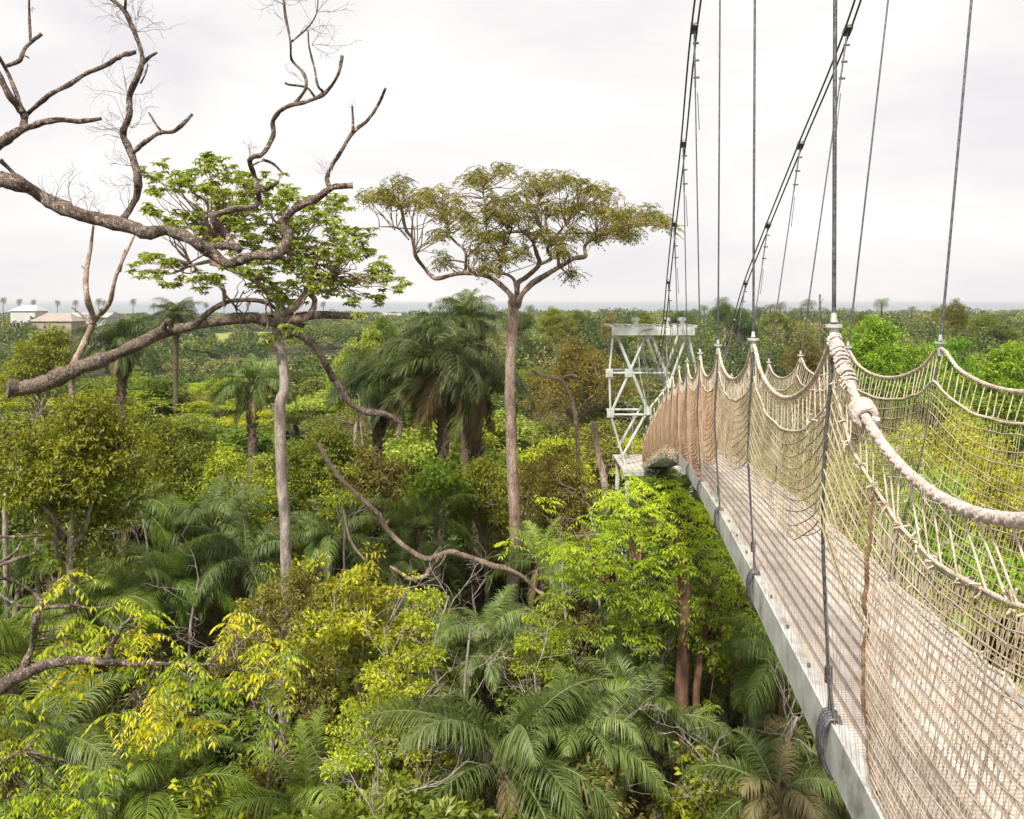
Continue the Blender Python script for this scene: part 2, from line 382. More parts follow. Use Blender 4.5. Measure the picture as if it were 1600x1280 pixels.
RT = rope_line(Rt, sagR, SUB); RB = rope_line(Rb, lambda i: 0, SUB)
bridge = empty('rope_bridge', (Lb[2][0], Lb[2][1], Lb[2][2]))
tag(bridge, 'narrow hanging walkway with beige rope netting running to the steel tower', 'rope bridge')
B0 = np.array(bridge.location)
def bpart(mb, name, mat, smooth=False, parent=None):
    for k in range(len(mb.v)): mb.v[k] = mb.v[k] - B0
    return mb.build(name, mat, parent or bridge, smooth)

# deck
mb = MB(); ns = 13
for k in range(ns):
    u0 = (k + .0) / ns * (WB - .03) + .03; u1 = u0 + (WB - .03) / ns * .66
    for a, b in zip(range(0, len(LB) - 1, SUB), range(SUB, len(LB), SUB)):
        A0, A1 = LB[a] + perp * u0, LB[a] + perp * u1; B0_, B1 = LB[b] + perp * u0, LB[b] + perp * u1
        z = np.array([0, 0, .012]); t = np.array([0, 0, .03])
        tilt = np.array([0, 0, 0.0])
        V = [A0 + z, A1 + z + tilt, B1 + z + tilt, B0_ + z, A0 + z - t, A1 + z - t, B1 + z - t, B0_ + z - t]
        mb.add(V, [[0, 1, 2, 3], [7, 6, 5, 4], [0, 4, 5, 1], [1, 5, 6, 2], [2, 6, 7, 3], [3, 7, 4, 0]])
bpart(mb, 'walking_deck', M['deck'])
mb = MB()
for a in range(0, len(LB) - 1, 4):
    b = min(a + 4, len(LB) - 1); z = np.array([0, 0, .003]); t = np.array([0, 0, .006])
    A0, A1, B0_, B1 = LB[a] + perp * .02, LB[a] + perp * (WB - .02), LB[b] + perp * .02, LB[b] + perp * (WB - .02)
    mb.add([A0 + z, A1 + z, B1 + z, B0_ + z, A0 + z - t, A1 + z - t, B1 + z - t, B0_ + z - t], [[0, 1, 2, 3], [7, 6, 5, 4], [0, 4, 5, 1], [1, 5, 6, 2], [2, 6, 7, 3], [3, 7, 4, 0]])
bpart(mb, 'under_mesh', M['undermesh'])
for i in range(0, len(LB), 5):
    mb = MB(); beam_between(mb, LB[i] - np.array([0, 0, .052]) + perp * .012, LB[i] + perp * (WB - .012) - np.array([0, 0, .052]), .03, .03)
    bpart(mb, 'cross_bar', M['steel'])
for side, (LN, sg) in enumerate(((LB, -1), (RB, 1))):
    mb = MB()
    n = len(LN)
    zt, zb = .028, -.125
    prof = [(0, zt), (sg * .012, zt), (sg * .012, zb), (sg * .06, zb), (sg * .06, zb - .008), (0, zb - .008)]
    # channel section: web with lower flange, and lip
    prof = [(sg * -.03, zt), (sg * .010, zt), (sg * .010, zb), (sg * -.045, zb), (sg * -.045, zb + .008), (0, zb + .008), (0, zt - .008), (sg * -.03, zt - .008)]
    V = np.array([[LN[i] + perp * u + np.array([0, 0, w]) for (u, w) in prof] for i in range(n)])
    k = len(prof); i = np.arange(n - 1)[:, None] * k; j = np.arange(k)[None]; jn = (j + 1) % k
    mb.add(V.reshape(-1, 3), np.stack([i + j, i + jn, i + jn + k, i + j + k], -1).reshape(-1, 4))
    bpart(mb, 'side_beam', M['steel'])
# bolts on the visible beam
for i in range(4, 9 * SUB, 4):
    mb = MB(); tube(mb, [LB[i] + perp * .014 + np.array([0, 0, .026]), LB[i] + perp * .014 + np.array([0, 0, .042])], .0065, 6)
    bpart(mb, 'bolt', M['cable'])

# top ropes: near span thick and wrapped
def ropemesh(mb, line, r, strands=3, pitch=.09, tone=.5, sides=6):
    """laid rope: three strands twisted round each other"""
    line = catmull(line, 3)
    d = np.concatenate([[0], np.cumsum(np.linalg.norm(np.diff(line, axis=0), axis=1))])
    n = max(8, int(d[-1] / (pitch / 7))); n = min(n, 1500)
    s = np.linspace(0, d[-1], n); p = np.stack([np.interp(s, d, line[:, k]) for k in range(3)], 1)
    T = np.gradient(p, axis=0); T /= np.linalg.norm(T, axis=1)[:, None]
    N = np.cross(T, [0, 0, 1.0]); N /= np.linalg.norm(N, axis=1)[:, None] + 1e-9; Bv = np.cross(N, T)
    for k in range(strands):
        ph = s / pitch * 2 * np.pi + k * 2 * np.pi / strands
        q = p + r * .5 * (np.cos(ph)[:, None] * N + np.sin(ph)[:, None] * Bv)
        tube(mb, q, r * .56, sides, tone, cap=False)
near_end = 2 * SUB
mb = MB(); ropemesh(mb, LT[2:near_end + 1:2], .0135, 4, .16); tube(mb, catmull(LT[2:near_end + 1:2], 4), .0115, 9, cap=False)
bpart(mb, 'handrail_rope', M['ropewrap'], True)
mb = MB(); ropemesh(mb, LT[near_end::2], .0105, 3, .08)
bpart(mb, 'handrail_rope', M['rope'], True)
mb = MB(); ropemesh(mb, RT[2::2], .0105, 3, .08)
bpart(mb, 'handrail_rope', M['rope'], True)
# knot collars on the near rope
def collar(c, axis, r, n=4, rr=.011):
    mb = MB(); axis = axis / np.linalg.norm(axis); N = np.cross(axis, [0, 0, 1.0]); N /= np.linalg.norm(N); Bv = np.cross(axis, N)
    th = np.linspace(0, 2 * np.pi * n, 18 * n)
    q = c + axis[None] * (th / (2 * np.pi) - n / 2)[:, None] * rr * 1.5 + (np.cos(th)[:, None] * N + np.sin(th)[:, None] * Bv) * r
    tube(mb, q, rr, 7); bpart(mb, 'rope_collar', M['ropewrap'], True)
mb = MB(); th_ = rng.integers(4, near_end, 420)
for i in th_:
    c = LT[i] + (LT[i + 1] - LT[i]) * rng.random() + unit(1)[0] * .0145; u = unit(1)[0]; segs(mb, [c], [c + u * rng.uniform(.01, .035)], .0006, sides=3)
bpart(mb, 'rope_fibres', M['ropewrap'])
ic = near_end - 3
collar(LT[ic], LT[ic + 1] - LT[ic - 1], .026, 3, .0115)
# lashings round the post heads
mb = MB()
for k in range(26):
    s = k / 26; q = Lt[2] + (LT[near_end - 2] - LT[near_end]) * s * .9 + np.array([0, 0, -.008])
    a = rng.random(3) * .008 - .004; th = np.linspace(0, 2 * np.pi, 10)
    ax = LT[near_end - 2] - LT[near_end]; ax /= np.linalg.norm(ax); N = np.cross(ax, [0, 0, 1.]); N /= np.linalg.norm(N); Bv = np.cross(ax, N)
    tube(mb, q + a + (np.cos(th)[:, None] * N + np.sin(th)[:, None] * Bv) * (.0175 + .004 * rng.random()) + ax * (th / 6.28 * .01)[:, None], .0038, 5)
bpart(mb, 'lashing', M['ropewrap'], True)

# netting
def net_grid(T, Bm, drop):
    """second rope under the handrail, at 'drop' metres"""
    o = T.copy(); dirv = (Bm - T); l = np.linalg.norm(dirv, axis=1)[:, None]
    return T + dirv / l * drop
ss = np.tile(np.arange(SUB) / SUB, len(POST) - 1); ss = np.append(ss, 0)
hump = 4 * ss * (1 - ss)
def ladder(T, Bm, rr=.006):
    dz = .13 + .035 * (1 - hump)                 # under the posts the second rope hangs lower
    dirv = (Bm - T); l = np.linalg.norm(dirv, axis=1)[:, None]
    S = T + dirv / l * dz[:, None] + rng.normal(0, .003, T.shape)
    return S
SL = ladder(LT, LB); SR = ladder(RT, RB)
mb = MB(); tube(mb, catmull(SL, 2), .0052, 5)
def ties(mb, T, S, step, r, jit=.01, i0=0, i1=None, slant=0.0):
    d = np.concatenate([[0], np.cumsum(np.linalg.norm(np.diff(T, axis=0), axis=1))])
    s = np.arange(d[i0], d[i1 if i1 else -1], step); n = len(s)
    f = lambda A, s: np.stack([np.interp(s, d, A[:, k]) for k in range(3)], 1)
    a = f(T, s + rng.normal(0, jit * .3, n)); b = f(S, s - slant * np.clip((4.2 - s) / 2, 0, 1) + rng.normal(0, jit, n))
    segs(mb, a, b, r, sides=4)
ties(mb, LT, SL, .070, .0025, .022, slant=.10)
# frayed knots along the near part of the second rope
for i in range(14, near_end + 4):
    for k in range(5):
        c = SL[i] + rng.normal(0, .008, 3); u = unit(1)[0] * .016
        tube(mb, [c - u, c, c + u * .6 + rng.normal(0, .006, 3)], .0026, 4)
bpart(mb, 'rope_ladder_band', M['rope'], True)
mb = MB(); tube(mb, catmull(SR, 2), .0065, 5); ties(mb, RT, SR, .070, .0028, .016)
bpart(mb, 'rope_ladder_band', M['rope'], True)

def interp_line(A, dcum, s): return np.stack([np.interp(s, dcum, A[:, k]) for k in range(3)], 1)
def netpanel(top, bot, i0, i1, rows, r_row, vstep, r_v, slant=0.0, t0=0.0, t1=1.0, bulge=0.05, jit=.004, diag=False, shape=None):
    mb = MB(); T = top[i0:i1 + 1]; Bm = bot[i0:i1 + 1]; h = hump[i0:i1 + 1]
    d = np.concatenate([[0], np.cumsum(np.linalg.norm(np.diff(Bm, axis=0), axis=1))])
    out_dir = -perp if top is SL else perp
    def surf(s, t):
        a = interp_line(T, d, s); b = interp_line(Bm, d, s); hh = np.interp(s, d, h)
        t = np.broadcast_to(t, np.shape(s))
        p = a * (1 - t)[:, None] + b * t[:, None]
        p = p + out_dir[None] * (bulge * np.sin(np.pi * t) * (1 + .4 * np.sin(s * 3.1)))[:, None]
        p[:, 2] -= .05 * np.sin(np.pi * t) * hh
        return p
    Ls = d[-1]
    for k in range(rows + 1):
        t = t0 + (t1 - t0) * k / rows
        n = max(8, int(Ls / .07)); s = np.linspace(0, Ls, n)
        wob = rng.normal(0, jit * 2.0, n); wob = np.convolve(wob, np.ones(7) / 7, 'same')
        q = surf(s, np.clip(t + .010 * np.sin(s * 5 + k), 0, 1)); q[:, 2] += wob
        tube(mb, q, r_row, 4, rng.random(), cap=False)
    sv = np.arange(0, Ls, vstep); sv = sv + rng.normal(0, vstep * .18, len(sv)); m = 9
    tt = np.linspace(t0, t1, m)
    pts = [surf(np.clip(sv + slant * (t - t0) + rng.normal(0, vstep * .16, len(sv)), 0, Ls), np.full(len(sv), t)) for t in tt]
    for a, b in zip(pts[:-1], pts[1:]):
        ok = np.linalg.norm(b - a, axis=1) > 1e-4; segs(mb, a[ok], b[ok], r_v, sides=3)
    if diag:
        for sgn in (1,):
            pts = [surf(np.clip(sv + sgn * .35 * (t - t0) - .12, 0, Ls), np.full(len(sv), t)) for t in tt]
            for a, b in zip(pts[:-1], pts[1:]):
                ok = np.linalg.norm(b - a, axis=1) > 1e-4; segs(mb, a[ok], b[ok], r_v, sides=3)
    return mb
seam = near_end - 4        # where the lacing rope comes down the near net
# near span, dense knotted netting
mb = netpanel(SL, LB, 8, seam, 28, .0017, .021, .0013, slant=.05, bulge=.02, diag=True); bpart(mb, 'netting', M['netpale'])
# left net, upper half carries the rope rows; below that only thin uprights
mb = netpanel(SL, LB, seam, 4 * SUB, 9, .0024, .028, .0012, t1=.40, bulge=.03); bpart(mb, 'netting', M['net'])
mb = netpanel(SL, LB, seam, 5 * SUB, 1, .0020, .048, .0008, t0=.40, t1=1.0, bulge=.02); bpart(mb, 'netting', M['net'])
mb = netpanel(SL, LB, 4 * SUB, 5 * SUB, 14, .0030, .030, .0022, t1=.62, bulge=.03); bpart(mb, 'netting', M['netbrown'])
mb = netpanel(SL, LB, 5 * SUB, len(LT) - 1, 26, .0045, .03, .0035, bulge=.03); bpart(mb, 'netting', M['netbrown'])
# right net, whole height
mb = netpanel(SR, RB, 8, 7 * SUB, 19, .0028, .032, .0014, bulge=.02, jit=.006); bpart(mb, 'netting', M['net'])
mb = netpanel(SR, RB, 7 * SUB, len(LT) - 1, 24, .0045, .03, .0035, bulge=.03); bpart(mb, 'netting', M['netbrown'])
# lacing rope of the near net
mb = MB()
q = np.array([SL[seam] * (1 - t) + LB[seam] * t + np.array([rng.normal(0, .004), rng.normal(0, .004), 0]) - perp * .02 * math.sin(3.14 * t) for t in np.linspace(0, 1, 40)])
ropemesh(mb, q[::2], .0062, 3, .05, sides=5)
bpart(mb, 'lacing_rope', M['lacing'], True)
# mesh curb rope along the right deck edge with loose ends
mb = MB()
for i in range(20, 8 * SUB, 2):
    for k in range(2):
        c = RB[i] + rng.normal(0, .012, 3) + np.array([0, 0, .03]); u = unit(1)[0] * .03
        tube(mb, [c - u, c + rng.normal(0, .006, 3), c + u], .0045, 4)
tube(mb, catmull(RB[16:] + np.array([0, 0, .035]) + rng.normal(0, .006, RB[16:].shape), 2), .007, 5)
bpart(mb, 'edge_lashing', M['rope'], True)
mb = MB()
for i in range(7 * SUB, len(LB), 1):
    for k in range(2):
        c = LB[i] + rng.normal(0, .03, 3) - perp * .02; u = unit(1)[0] * .07
        tube(mb, [c - u, c + rng.normal(0, .02, 3), c + u], .008, 4)
bpart(mb, 'edge_lashing', M['net'], True)

# main cables and hangers
CZ = {0: 8.0, 1: 6.4, 2: 5.2, 3: 4.25, 4: 3.38, 5: 2.56, 6: 1.82, 7: 1.07, 8: .33, 9: -.30, 10: -.86, 11: -1.38, 12: -1.72, 13: -1.86, 14: -1.78, 15: -1.48, 16: -1.05}
ML = np.array([[Lt[i][0] + (.02 if i < 5 else -.05), Lt[i][1], EYE + CZ[i]] for i in range(len(POST))])
ML[5:9, 0] = [1.70, 1.96, 2.20, 2.45]
MR = np.array([Rt[i] + perp * (.5 if i < 9 else .5 - .04 * (i - 8)) for i in range(len(POST))]); MR[:, 2] = ML[:, 2] - .02
for i, x in ((2, 2.35), (3, 2.60), (4, 2.87), (5, 3.13), (6, 3.3), (7, 3.47), (8, 3.66)): MR[i][0] = x; MR[i][1] = Lt[i][1]
for i, px in zip(range(9, 17), (1147, 1131, 1116, 1103, 1093, 1084, 1076, 1068)): MR[i][0] = (px - 800) / F * Lt[i][1]; MR[i][1] = Lt[i][1]
back = lambda T: np.array([T[0][0] - .5, -3.0, T[0][2] + 3.2])
for T, endx in ((ML, 1046), (MR, 1066)):
    e = P(endx, 508, 29.6)
    line = catmull(np.vstack([back(T), T, e]), 6)
    mb = MB()
    tube(mb, line + np.array([-.027, 0, 0]), .0095, 7); tube(mb, line + np.array([.027, 0, 0]), .0095, 7)
    bpart(mb, 'main_cable', M['cable'], True)
def hanger(i, T, top, bot, side):
    mb = MB()
    c, h, b = T[i], top[i], bot[i]
    tube(mb, [c, h], .0062 if i < 9 else .009, 6)
    hb = b + np.array([0, 0, .17]) - perp * .01 * (1 if side == 0 else -1)
    mid = (h + hb) / 2 - perp * (.025 if side == 0 else -.025)
    tube(mb, catmull([h, mid, hb], 5), (.0055 if side == 0 else .003) if i < 9 else .008, 6)
    o = bpart(mb, 'hanger_cable', M['cable'], True)
    mb = MB()   # clamp at main cable
    dv = h - c; dv /= np.linalg.norm(dv)
    cdir = T[min(i + 1, len(T) - 1)] - T[i]; cdir /= np.linalg.norm(cdir)
    beam_between(mb, c - cdir * .06, c + cdir * .06, .07, .035)
    tube(mb, [c + dv * .03, c + dv * .55], .0085, 6)
    for s in (.14, .30, .46): 
        beam_between(mb, c + dv * s - np.array([.015, 0, 0]), c + dv * s + np.array([.04, 0, 0]), .018, .016)
    tube(mb, [c + dv * .6 + [.02, 0, 0], c + dv * .95 + [.03, 0, -.0]], .004, 4)
    bpart(mb, 'cable_clamp', M['cable'], False, o)
    mb = MB()   # head plate over the rope
    q = h + np.array([0, 0, .02])
    tube(mb, [q, q + [0, 0, .010]], .030 if i > 2 else .026, 10); tube(mb, [q + [0, 0, .016], q + [0, 0, .045]], [.011, .008], 8)
    tube(mb, [q - [0, 0, .06], q], .015, 8)
    bpart(mb, 'head_fitting', M['steel'], True, o)
    mb = MB()   # shackle and lashing on beam
    tube(mb, [hb + [0, 0, .02], hb - [0, 0, .03]], .012, 7)
    fw = (bot[min(i + 1, len(bot) - 1)] - b); fw /= np.linalg.norm(fw)
    for s in (-1, 1): tube(mb, [hb, b + fw * .035 * s + [0, 0, .02]], .005, 5)
    bpart(mb, 'shackle', M['cable'], True, o)
    mb = MB(); th = np.linspace(0, 2 * np.pi, 14)
    for k in range(5):
        a = b + fw * (k * .018 - .03)
        N = perp; q2 = a + np.cos(th)[:, None] * N * (.036) + np.sin(th)[:, None] * np.array([0, 0, 1.]) * .092 + np.array([0, 0, -.048]) + rng.normal(0, .0015, (14, 3))
        tube(mb, q2, .0065, 5, cap=False)
    bpart(mb, 'beam_lashing', M['cable'], True, o)
for i in range(0, len(POST) - 1):
    hanger(i, ML, Lt, Lb, 0); hanger(i, MR, Rt, Rb, 1)

# ------------------------------------------------------------------ steel tower
tw = empty('steel_tower', P(1010, 728, 30)); TW0 = np.array(tw.location)
tag(tw, 'pale galvanised lattice tower with flat cap beam at the far end of the walkway', 'tower')
def tpart(mb, name, mat, smooth=False):
    for k in range(len(mb.v)): mb.v[k] = mb.v[k] - TW0
    return mb.build(name, mat, tw, smooth)
def tm(name, a, b, r, da=29.2, db=29.2):
    mb = MB(); r *= .82; tube(mb, [P(a[0], a[1], da), P(b[0], b[1], db)], r, 8); return tpart(mb, name, M['steelpaint'], True)
f_, b_ = 29.2, 30.6
c0, c1 = P(956, 518, f_), P(1085, 518, f_)
mb = MB()
for dd in (29.0, 31.3):
    a, b = P(956, 515, dd), P(1085, 515, dd); a[2] = b[2] = P(0, 517, 29.2)[2]
    beam_between(mb, a, b, .16, .30)
for x in np.linspace(c0[0], c1[0], 9): beam_between(mb, [x, 29.0, c0[2] + .19], [x, 31.3, c0[2] + .19], .1, .08)
tpart(mb, 'cap_beam', M['steelpaint'])
for px in (993, 1041, 1066):
    mb = MB(); q = P(px, 512, 29.1); tube(mb, [q, q + [0, 0, .38]], .10, 8); box(mb, q + [0, 0, .3], (.28, .2, .1)); tpart(mb, 'cable_saddle', M['steel'])
mem = [('leg', (962, 520), (1012, 642), .075), ('brace', (1011, 521), (955, 645), .065), ('brace', (1018, 524), (1046, 600), .07), ('leg', (1074, 521), (1046, 600), .06),
       ('leg', (1075, 521), (1092, 600), .06), ('brace', (1012, 642), (974, 710), .06), ('leg', (952, 583), (954, 648), .05), ('leg', (958, 522), (952, 583), .045),
       ('leg', (954, 648), (978, 730), .055), ('strut', (952, 583), (1046, 583), .05), ('strut', (954, 648), (1012, 648), .05), ('strut', (1012, 642), (1060, 712), .055), ('brace', (1046, 600), (1012, 642), .05),
       ('hanger_rod', (995, 515), (1000, 585), .022), ('hanger_rod', (1000, 585), (1012, 640), .022), ('hanger_rod', (1041, 515), (1043, 600), .022), ('leg', (1092, 600), (1085, 725), .06)]
for nme, a, b, r in mem:
    tm(nme, a, b, r)
    if (a, b) in (((1018, 524), (1046, 600)), ((1074, 521), (1046, 600)), ((952, 583), (1046, 583)), ((954, 648), (1012, 648)), ((1012, 642), (974, 710))):
        pa, pb = P(*a, f_), P(*b, f_); pa[1] = pb[1] = b_; pa[2] += .0
        mb = MB(); tube(mb, [pa, pb], r * .85, 8); tpart(mb, nme, M['steelpaint'], True)
for (gx, gy) in ((982, 583), (1012, 642), (954, 646), (952, 583), (962, 521), (1014, 523), (1074, 523), (1046, 600)):
    mb = MB(); box(mb, P(gx, gy, f_ - .06), (.26, .03, .30)); tpart(mb, 'gusset_plate', M['steelpaint'])
mb = MB(); z = P(0, 722, 30)[2]
a = P(964, 720, 30)[0]; b = P(1075, 720, 30)[0]
for k in range(14):
    x = a + (b - a) * (k + .5) / 14; box(mb, (x, 29.9, z), ((b - a) / 14 - .02, 2.9, .06))
tpart(mb, 'platform', M['deck'])
mb = MB(); box(mb, ((a + b) / 2, 28.42, z - .10), (b - a, .08, .16)); box(mb, ((a + b) / 2, 31.38, z - .10), (b - a, .08, .16)); tpart(mb, 'platform_beam', M['steel'])
for x, y in ((a + .2, 28.6), (b - .2, 28.6), (a + .2, 31.2), (b - .2, 31.2)):
    mb = MB(); tube(mb, [(x, y, z - .1), (x + (x - (a + b) / 2) * .25, y, .0)], .09, 8); tpart(mb, 'leg', M['steelpaint'], True)
for zz in (z - 3.2, z - 6.4):
    mb = MB()
    for (x0, y0, x1, y1) in ((a, 28.6, b, 28.6), (a, 31.2, b, 31.2), (a + .1, 28.6, a + .1, 31.2), (b - .1, 28.6, b - .1, 31.2)):
        tube(mb, [(x0, y0, zz), (x1, y1, zz)], .05, 6)
    tpart(mb, 'strut', M['steelpaint'], True)

# ------------------------------------------------------------------ foliage generators
def clump(mb, c, r, n, ln, flat=.55, droop=.10, tone0=.5, tv=.28, wr=.48):
    """a rounded cluster of leaves that sits on its twig"""
    u = unit(n); rad = rng.random(n) ** .42
    p = u * rad[:, None] * r; p[:, 2] *= flat
    ax = u * np.array([1, 1, .5]) + rng.normal(0, .35, (n, 3)); ax[:, 2] -= droop
    nr = np.array([[0, 0, 1.]]) + rng.normal(0, .45, (n, 3)) + u * .35
    l = ln * rng.uniform(.45, 1.4, n)
    t = np.clip(tone0 + rng.normal(0, tv, n), 0, 1)
    leaves(mb, p + c, ax, nr, l, l * wr, t)

def compound(mb, c, dirv, ln, pairs, lw, tone0, tv=.16, droop=.5, stem=None):
    """pinnate leaf: leaflets in pairs along a drooping stalk; c, dirv arrays"""
    n = len(c); d = dirv / np.linalg.norm(dirv, axis=1)[:, None]
    side = np.cross(d, [0, 0, 1.]); side /= np.linalg.norm(side, axis=1)[:, None] + 1e-9
    ln = np.broadcast_to(ln, (n,))
    prev = c.copy()
    base_t = np.clip(tone0 + rng.normal(0, tv, n), 0, 1)
    for k in range(pairs):
        f = (k + 1) / pairs
        p = c + d * (ln * f)[:, None]; p[:, 2] -= droop * ln * f * f
        tang = p - prev
        if stem is not None: segs(stem, prev, p, .004, sides=3)
        for s in (-1, 1):
            ax = side * s * .9 + d * .35 + np.array([0, 0, -.55 * droop - .25]) + rng.normal(0, .12, (n, 3))
            nr = np.array([[0, 0, 1.]]) + side * s * .4 + rng.normal(0, .15, (n, 3))
            L_ = lw * (1 - .45 * abs(f - .55)) * rng.uniform(.6, 1.25, n)
            leaves(mb, p, ax, nr, L_, L_ * .34, np.clip(base_t + rng.normal(0, .10, n), 0, 1), fold=.1)
        prev = p
    leaves(mb, prev, d + [0, 0, -.8], np.tile([0, 0, 1.], (n, 1)) + d * .4, lw, lw * .34, base_t)

def limb(mb, a, b, r0, r1, wob=.12, n=5, sides=6, lift=.0, knob=.05):
    a = np.asarray(a, float); b = np.asarray(b, float); l = np.linalg.norm(b - a)
    t = np.linspace(0, 1, n)[:, None]; p = a * (1 - t) + b * t
    w = rng.normal(0, wob * l / n, (n, 3)); w[0] = w[-1] = 0
    p = p + w; p[:, 2] += lift * l * np.sin(np.pi * t[:, 0])
    tube(mb, catmull(p, 3), [r0, r1], sides, .5, knob)

def broadleaf(Rr, H, crown_h, nlobe, nclump, per, ln, cr=.55, flat=.55, layered=False, bare=0.0, clump_fn=None):
    """returns (crown builder, trunk builder) of one free-standing tree"""
    lf, tr = MB(), MB()
    hb = H - crown_h
    top = np.array([rng.normal(0, .2), rng.normal(0, .2), hb + crown_h * .35])
    r0 = .06 + H * .016
    limb(tr, (0, 0, -.3), top, r0, r0 * .55, .10, 6, 8)
    lobes = []
    for k in range(nlobe):
        a = 2 * np.pi * (k + rng.random() * .7) / nlobe; rr = Rr * rng.uniform(.35, .72)
        z = hb + crown_h * rng.uniform(.35, .72)
        lobes.append((np.array([math.cos(a) * rr, math.sin(a) * rr, z]), Rr * rng.uniform(.34, .52), crown_h * rng.uniform(.22, .34)))
    lobes.append((np.array([0, 0, hb + crown_h * .62]), Rr * .5, crown_h * .38))
    lobes.append((np.array([rng.normal(0, .3) * Rr, rng.normal(0, .3) * Rr, hb + crown_h * .75]), Rr * .35, crown_h * .3))
    for c, a, b in lobes:
        limb(tr, top - [0, 0, crown_h * .2 * rng.random()], c, r0 * .45, r0 * .15, .16, 5, 6)
    per_l = nclump // len(lobes)
    for c, a, b in lobes:
        for k in range(per_l):
            u = unit(1)[0]; u[2] = abs(u[2]) * 1.1 - .25
            q = c + u * np.array([a, a, b]) * rng.uniform(.72, 1.12)
            if layered: q[2] = c[2] + round((q[2] - c[2]) / .8) * .8
            t0 = .5 + rng.normal(0, .13)
            if bare and rng.random() < bare:
                limb(tr, c, q + u * .3, .02, .006, .2, 4, 4); continue
            if clump_fn: clump_fn(lf, q, u, t0)
            else: clump(lf, q, cr * rng.uniform(.6, 1.15), per, ln, flat, tone0=t0)
            if k % 3 == 0: limb(tr, c, q, .025, .008, .15, 4, 4)
    # a thin inner fill so that crowns do not read as shells
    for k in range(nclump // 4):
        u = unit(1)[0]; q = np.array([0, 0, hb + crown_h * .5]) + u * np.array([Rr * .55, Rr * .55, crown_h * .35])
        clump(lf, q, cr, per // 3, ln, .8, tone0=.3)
    return lf, tr

